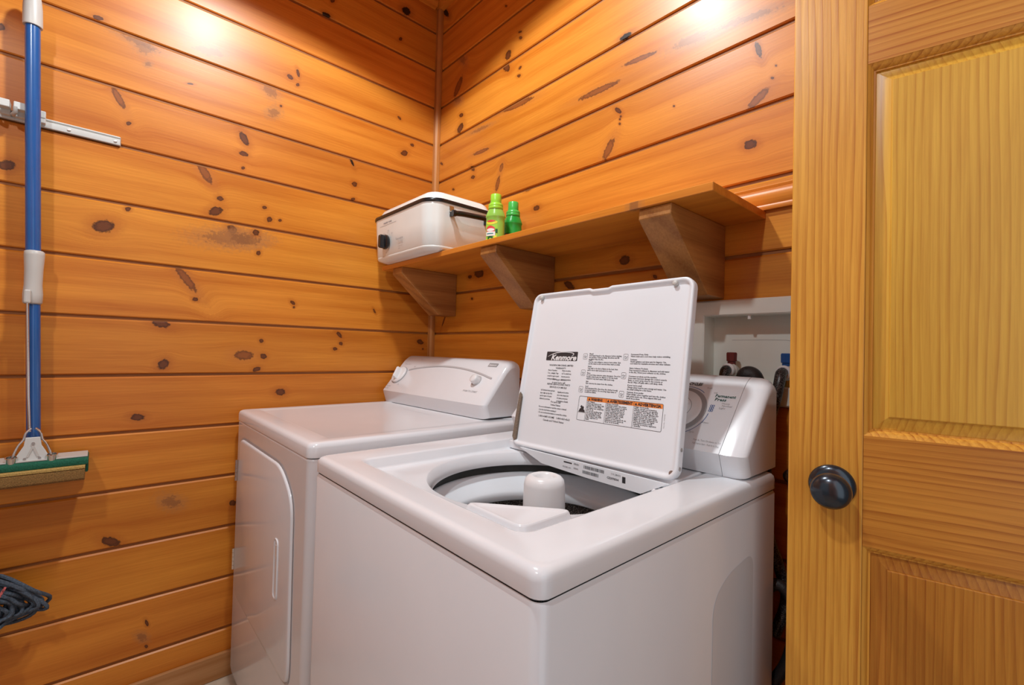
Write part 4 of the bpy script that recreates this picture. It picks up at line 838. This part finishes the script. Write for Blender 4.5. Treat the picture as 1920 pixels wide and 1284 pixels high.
MB().box((MX + 0.012, my(1.27) - 0.016, 1.248), (MX + 0.030, my(1.27) - 0.002, 1.285)).build('grip_latch', GREYPL, sm_, None, bevel=0.004)
MB().tube([(MX + 0.024, my(1.27) - 0.009, 1.27), (MX + 0.022, my(1.0) - 0.008, 1.0), (MX + 0.020, my(0.9) - 0.006, 0.905)], 0.0032, 10).build('pull_rod', CHROME, sm_, 60)
yb = my(0.86)
SF = Frame((MX + 0.020, 0, 0), (0, 1, 0), (0, 0, 1))
mb = MB(); bpoly = [(yb - 0.014, 0.890), (yb + 0.014, 0.890), (yb + 0.017, 0.868), (yb + 0.030, 0.842), (yb + 0.030, 0.829), (yb - 0.030, 0.829), (yb - 0.030, 0.842), (yb - 0.017, 0.868)]
mb.prism([SF(a, b_, 0) for a, b_ in bpoly], (0.006, 0, 0)).build('head_bracket', RAILW, sm_, None, bevel=0.0015)
MB().prism([SF(yb - 0.012, 0.838, 0.0062), SF(yb - 0.001, 0.868, 0.0062), SF(yb + 0.003, 0.868, 0.0062), SF(yb + 0.014, 0.838, 0.0062), SF(yb + 0.009, 0.838, 0.0062), SF(yb + 0.001, 0.860, 0.0062), SF(yb - 0.007, 0.838, 0.0062)], (0.0015, 0, 0)).build('bracket_rib', GREYPL, sm_, None)
for s in (-1, 1):
    MB().tube(smoothpath([(MX + 0.022, yb + s * 0.004, 0.914), (MX + 0.024, yb + s * 0.014, 0.902), (MX + 0.024, yb + s * 0.018, 0.885), (MX + 0.026, yb + s * 0.027, 0.870), (MX + 0.028, yb + s * 0.034, 0.850), (MX + 0.028, yb + s * 0.036, 0.838)], 4), 0.0028, 8).build('spring_wire', CHROME, sm_, 60)
    MB().lathe([(0.008, 0.0), (0.0125, 0.0), (0.0125, 0.016), (0.0095, 0.016), (0.0085, 0.004)], (MX + 0.026, yb + s * 0.038, 0.826), (0.25, 0, 1), 20, cap1=False).build('spring_cup', CHROME, sm_, 40)
    MB().lathe([(0.003, 0), (0.003, 0.002)], SF(yb + s * 0.014, 0.834, 0.006), (1, 0, 0), 12).build('rivet', STEEL, sm_)
MB().lathe([(0.0035, 0), (0.0035, 0.003)], SF(yb + 0.001, 0.874, 0.006), (1, 0, 0), 12).build('rivet', STEEL, sm_)
MB().box((0.022, -1.392, 0.8265), (0.098, -1.1785, 0.8305)).build('head_plate', GREYPL, sm_, None, bevel=0.001)
GRN = plain('green_scrub_pad', (0.012, 0.13, 0.075), 0.9, bump=1.0, bscale=700, var=0.35, vscale=400)
YEL = plain('yellow_sponge', (0.50, 0.33, 0.10), 0.95, bump=1.0, bscale=600, var=0.3, vscale=350)  # brighter tone for the top edge, its light put into the colour
def bar(prof, y0, y1, arch): 
    rings = []
    for i in range(13):
        t = i / 12; y = y0 + (y1 - y0) * t; dzz = arch * (1 - (2 * t - 1) ** 2)
        rings.append([(x, y, z + dzz) for x, z in prof])
    return MB().loft(rings, True, True)
SPG = plain('worn_shaded_sponge', (0.27, 0.15, 0.045), 0.95, bump=1.0, bscale=600, var=0.35, vscale=350)  # dirt and the shade of the front face, both in the colour
bar([(0.034, 0.8058), (0.112, 0.8058), (0.1165, 0.8035), (0.1165, 0.798), (0.034, 0.798)], -1.392, -1.183, 0.0).build('sponge_lit_edge', YEL, sm_, 30)
bar([(0.018, 0.8262), (0.018, 0.772), (0.028, 0.768), (0.028, 0.806), (0.092, 0.806), (0.106, 0.806), (0.106, 0.820), (0.098, 0.8262)], -1.395, -1.1765, 0.0).build('scrub_pad', GRN, sm_, 30, bevel=0.003)
bar([(0.030, 0.7975), (0.113, 0.7975), (0.116, 0.795), (0.116, 0.770), (0.108, 0.764), (0.034, 0.764)], -1.392, -1.183, 0.0).build('sponge', SPG, sm_, 30, bevel=0.006, seg=3)

# ------------------------------------------------------------------ string mop at the frame's left edge
st = empty('string_mop', (0.06, -1.45, 0.38), 'dark blue-grey string mop head hanging low on the left wall', 'mop')
MB().tube([(0.050, -1.455, 0.50), (0.050, -1.455, 1.735)], 0.011, 16).build('handle', wood('mop_handle_wood', 2, 0, 1, (0.55, 0.35, 0.16), (0.4, 0.22, 0.08), seed=66), st, 50)
MB().tube([(0.05, -1.50, 0.505), (0.05, -1.41, 0.505)], 0.014, 12).build('head_clamp', GREYPL, st, 50)
YARN = plain('blue_grey_yarn', (0.085, 0.115, 0.155), 0.95, bump=1.0, bscale=900, var=0.4, vscale=300)
rr = random.Random(12); mb = MB()
for k in range(150):
    side = rr.uniform(-1, 1); tip = rr.uniform(0.3, 1)
    y0 = -1.455 + 0.035 * side; x0 = 0.05 + rr.uniform(-0.02, 0.02)
    ex = 0.03 + 0.128 * abs(side) * tip
    sg = 1 if side > -0.25 else -1
    pts = [(x0, y0, 0.51 + rr.uniform(0, 0.02)), (x0 + rr.uniform(0, 0.04), y0 + sg * ex * 0.45, 0.525 + rr.uniform(-0.03, 0.02)), (0.05 + rr.uniform(0, 0.05), y0 + sg * ex * 0.95, 0.475 + rr.uniform(-0.02, 0.02)),
           (0.05 + rr.uniform(0, 0.05), y0 + sg * ex * 1.15, 0.435 + rr.uniform(-0.015, 0.015)), (0.055 + rr.uniform(0, 0.04), y0 + sg * ex * 0.8, 0.405 + rr.uniform(-0.01, 0.02)), (0.05 + rr.uniform(0, 0.03), y0 + sg * ex * 0.3, 0.395 + rr.uniform(-0.02, 0.02))]
    mb.tube(smoothpath(pts, 5), 0.0048, 6)
mb.build('yarn', YARN, st, 60, kind='stuff')
P = smoothpath([(0.105, -1.372, 0.40), (0.12, -1.345, 0.47), (0.118, -1.325, 0.515)], 8)
MB().tube(P, 0.003, 6).build('stitched_band', plain('red_white_thread', (0.5, 0.12, 0.12), 0.9, var=0.9, vscale=260), st, 60)
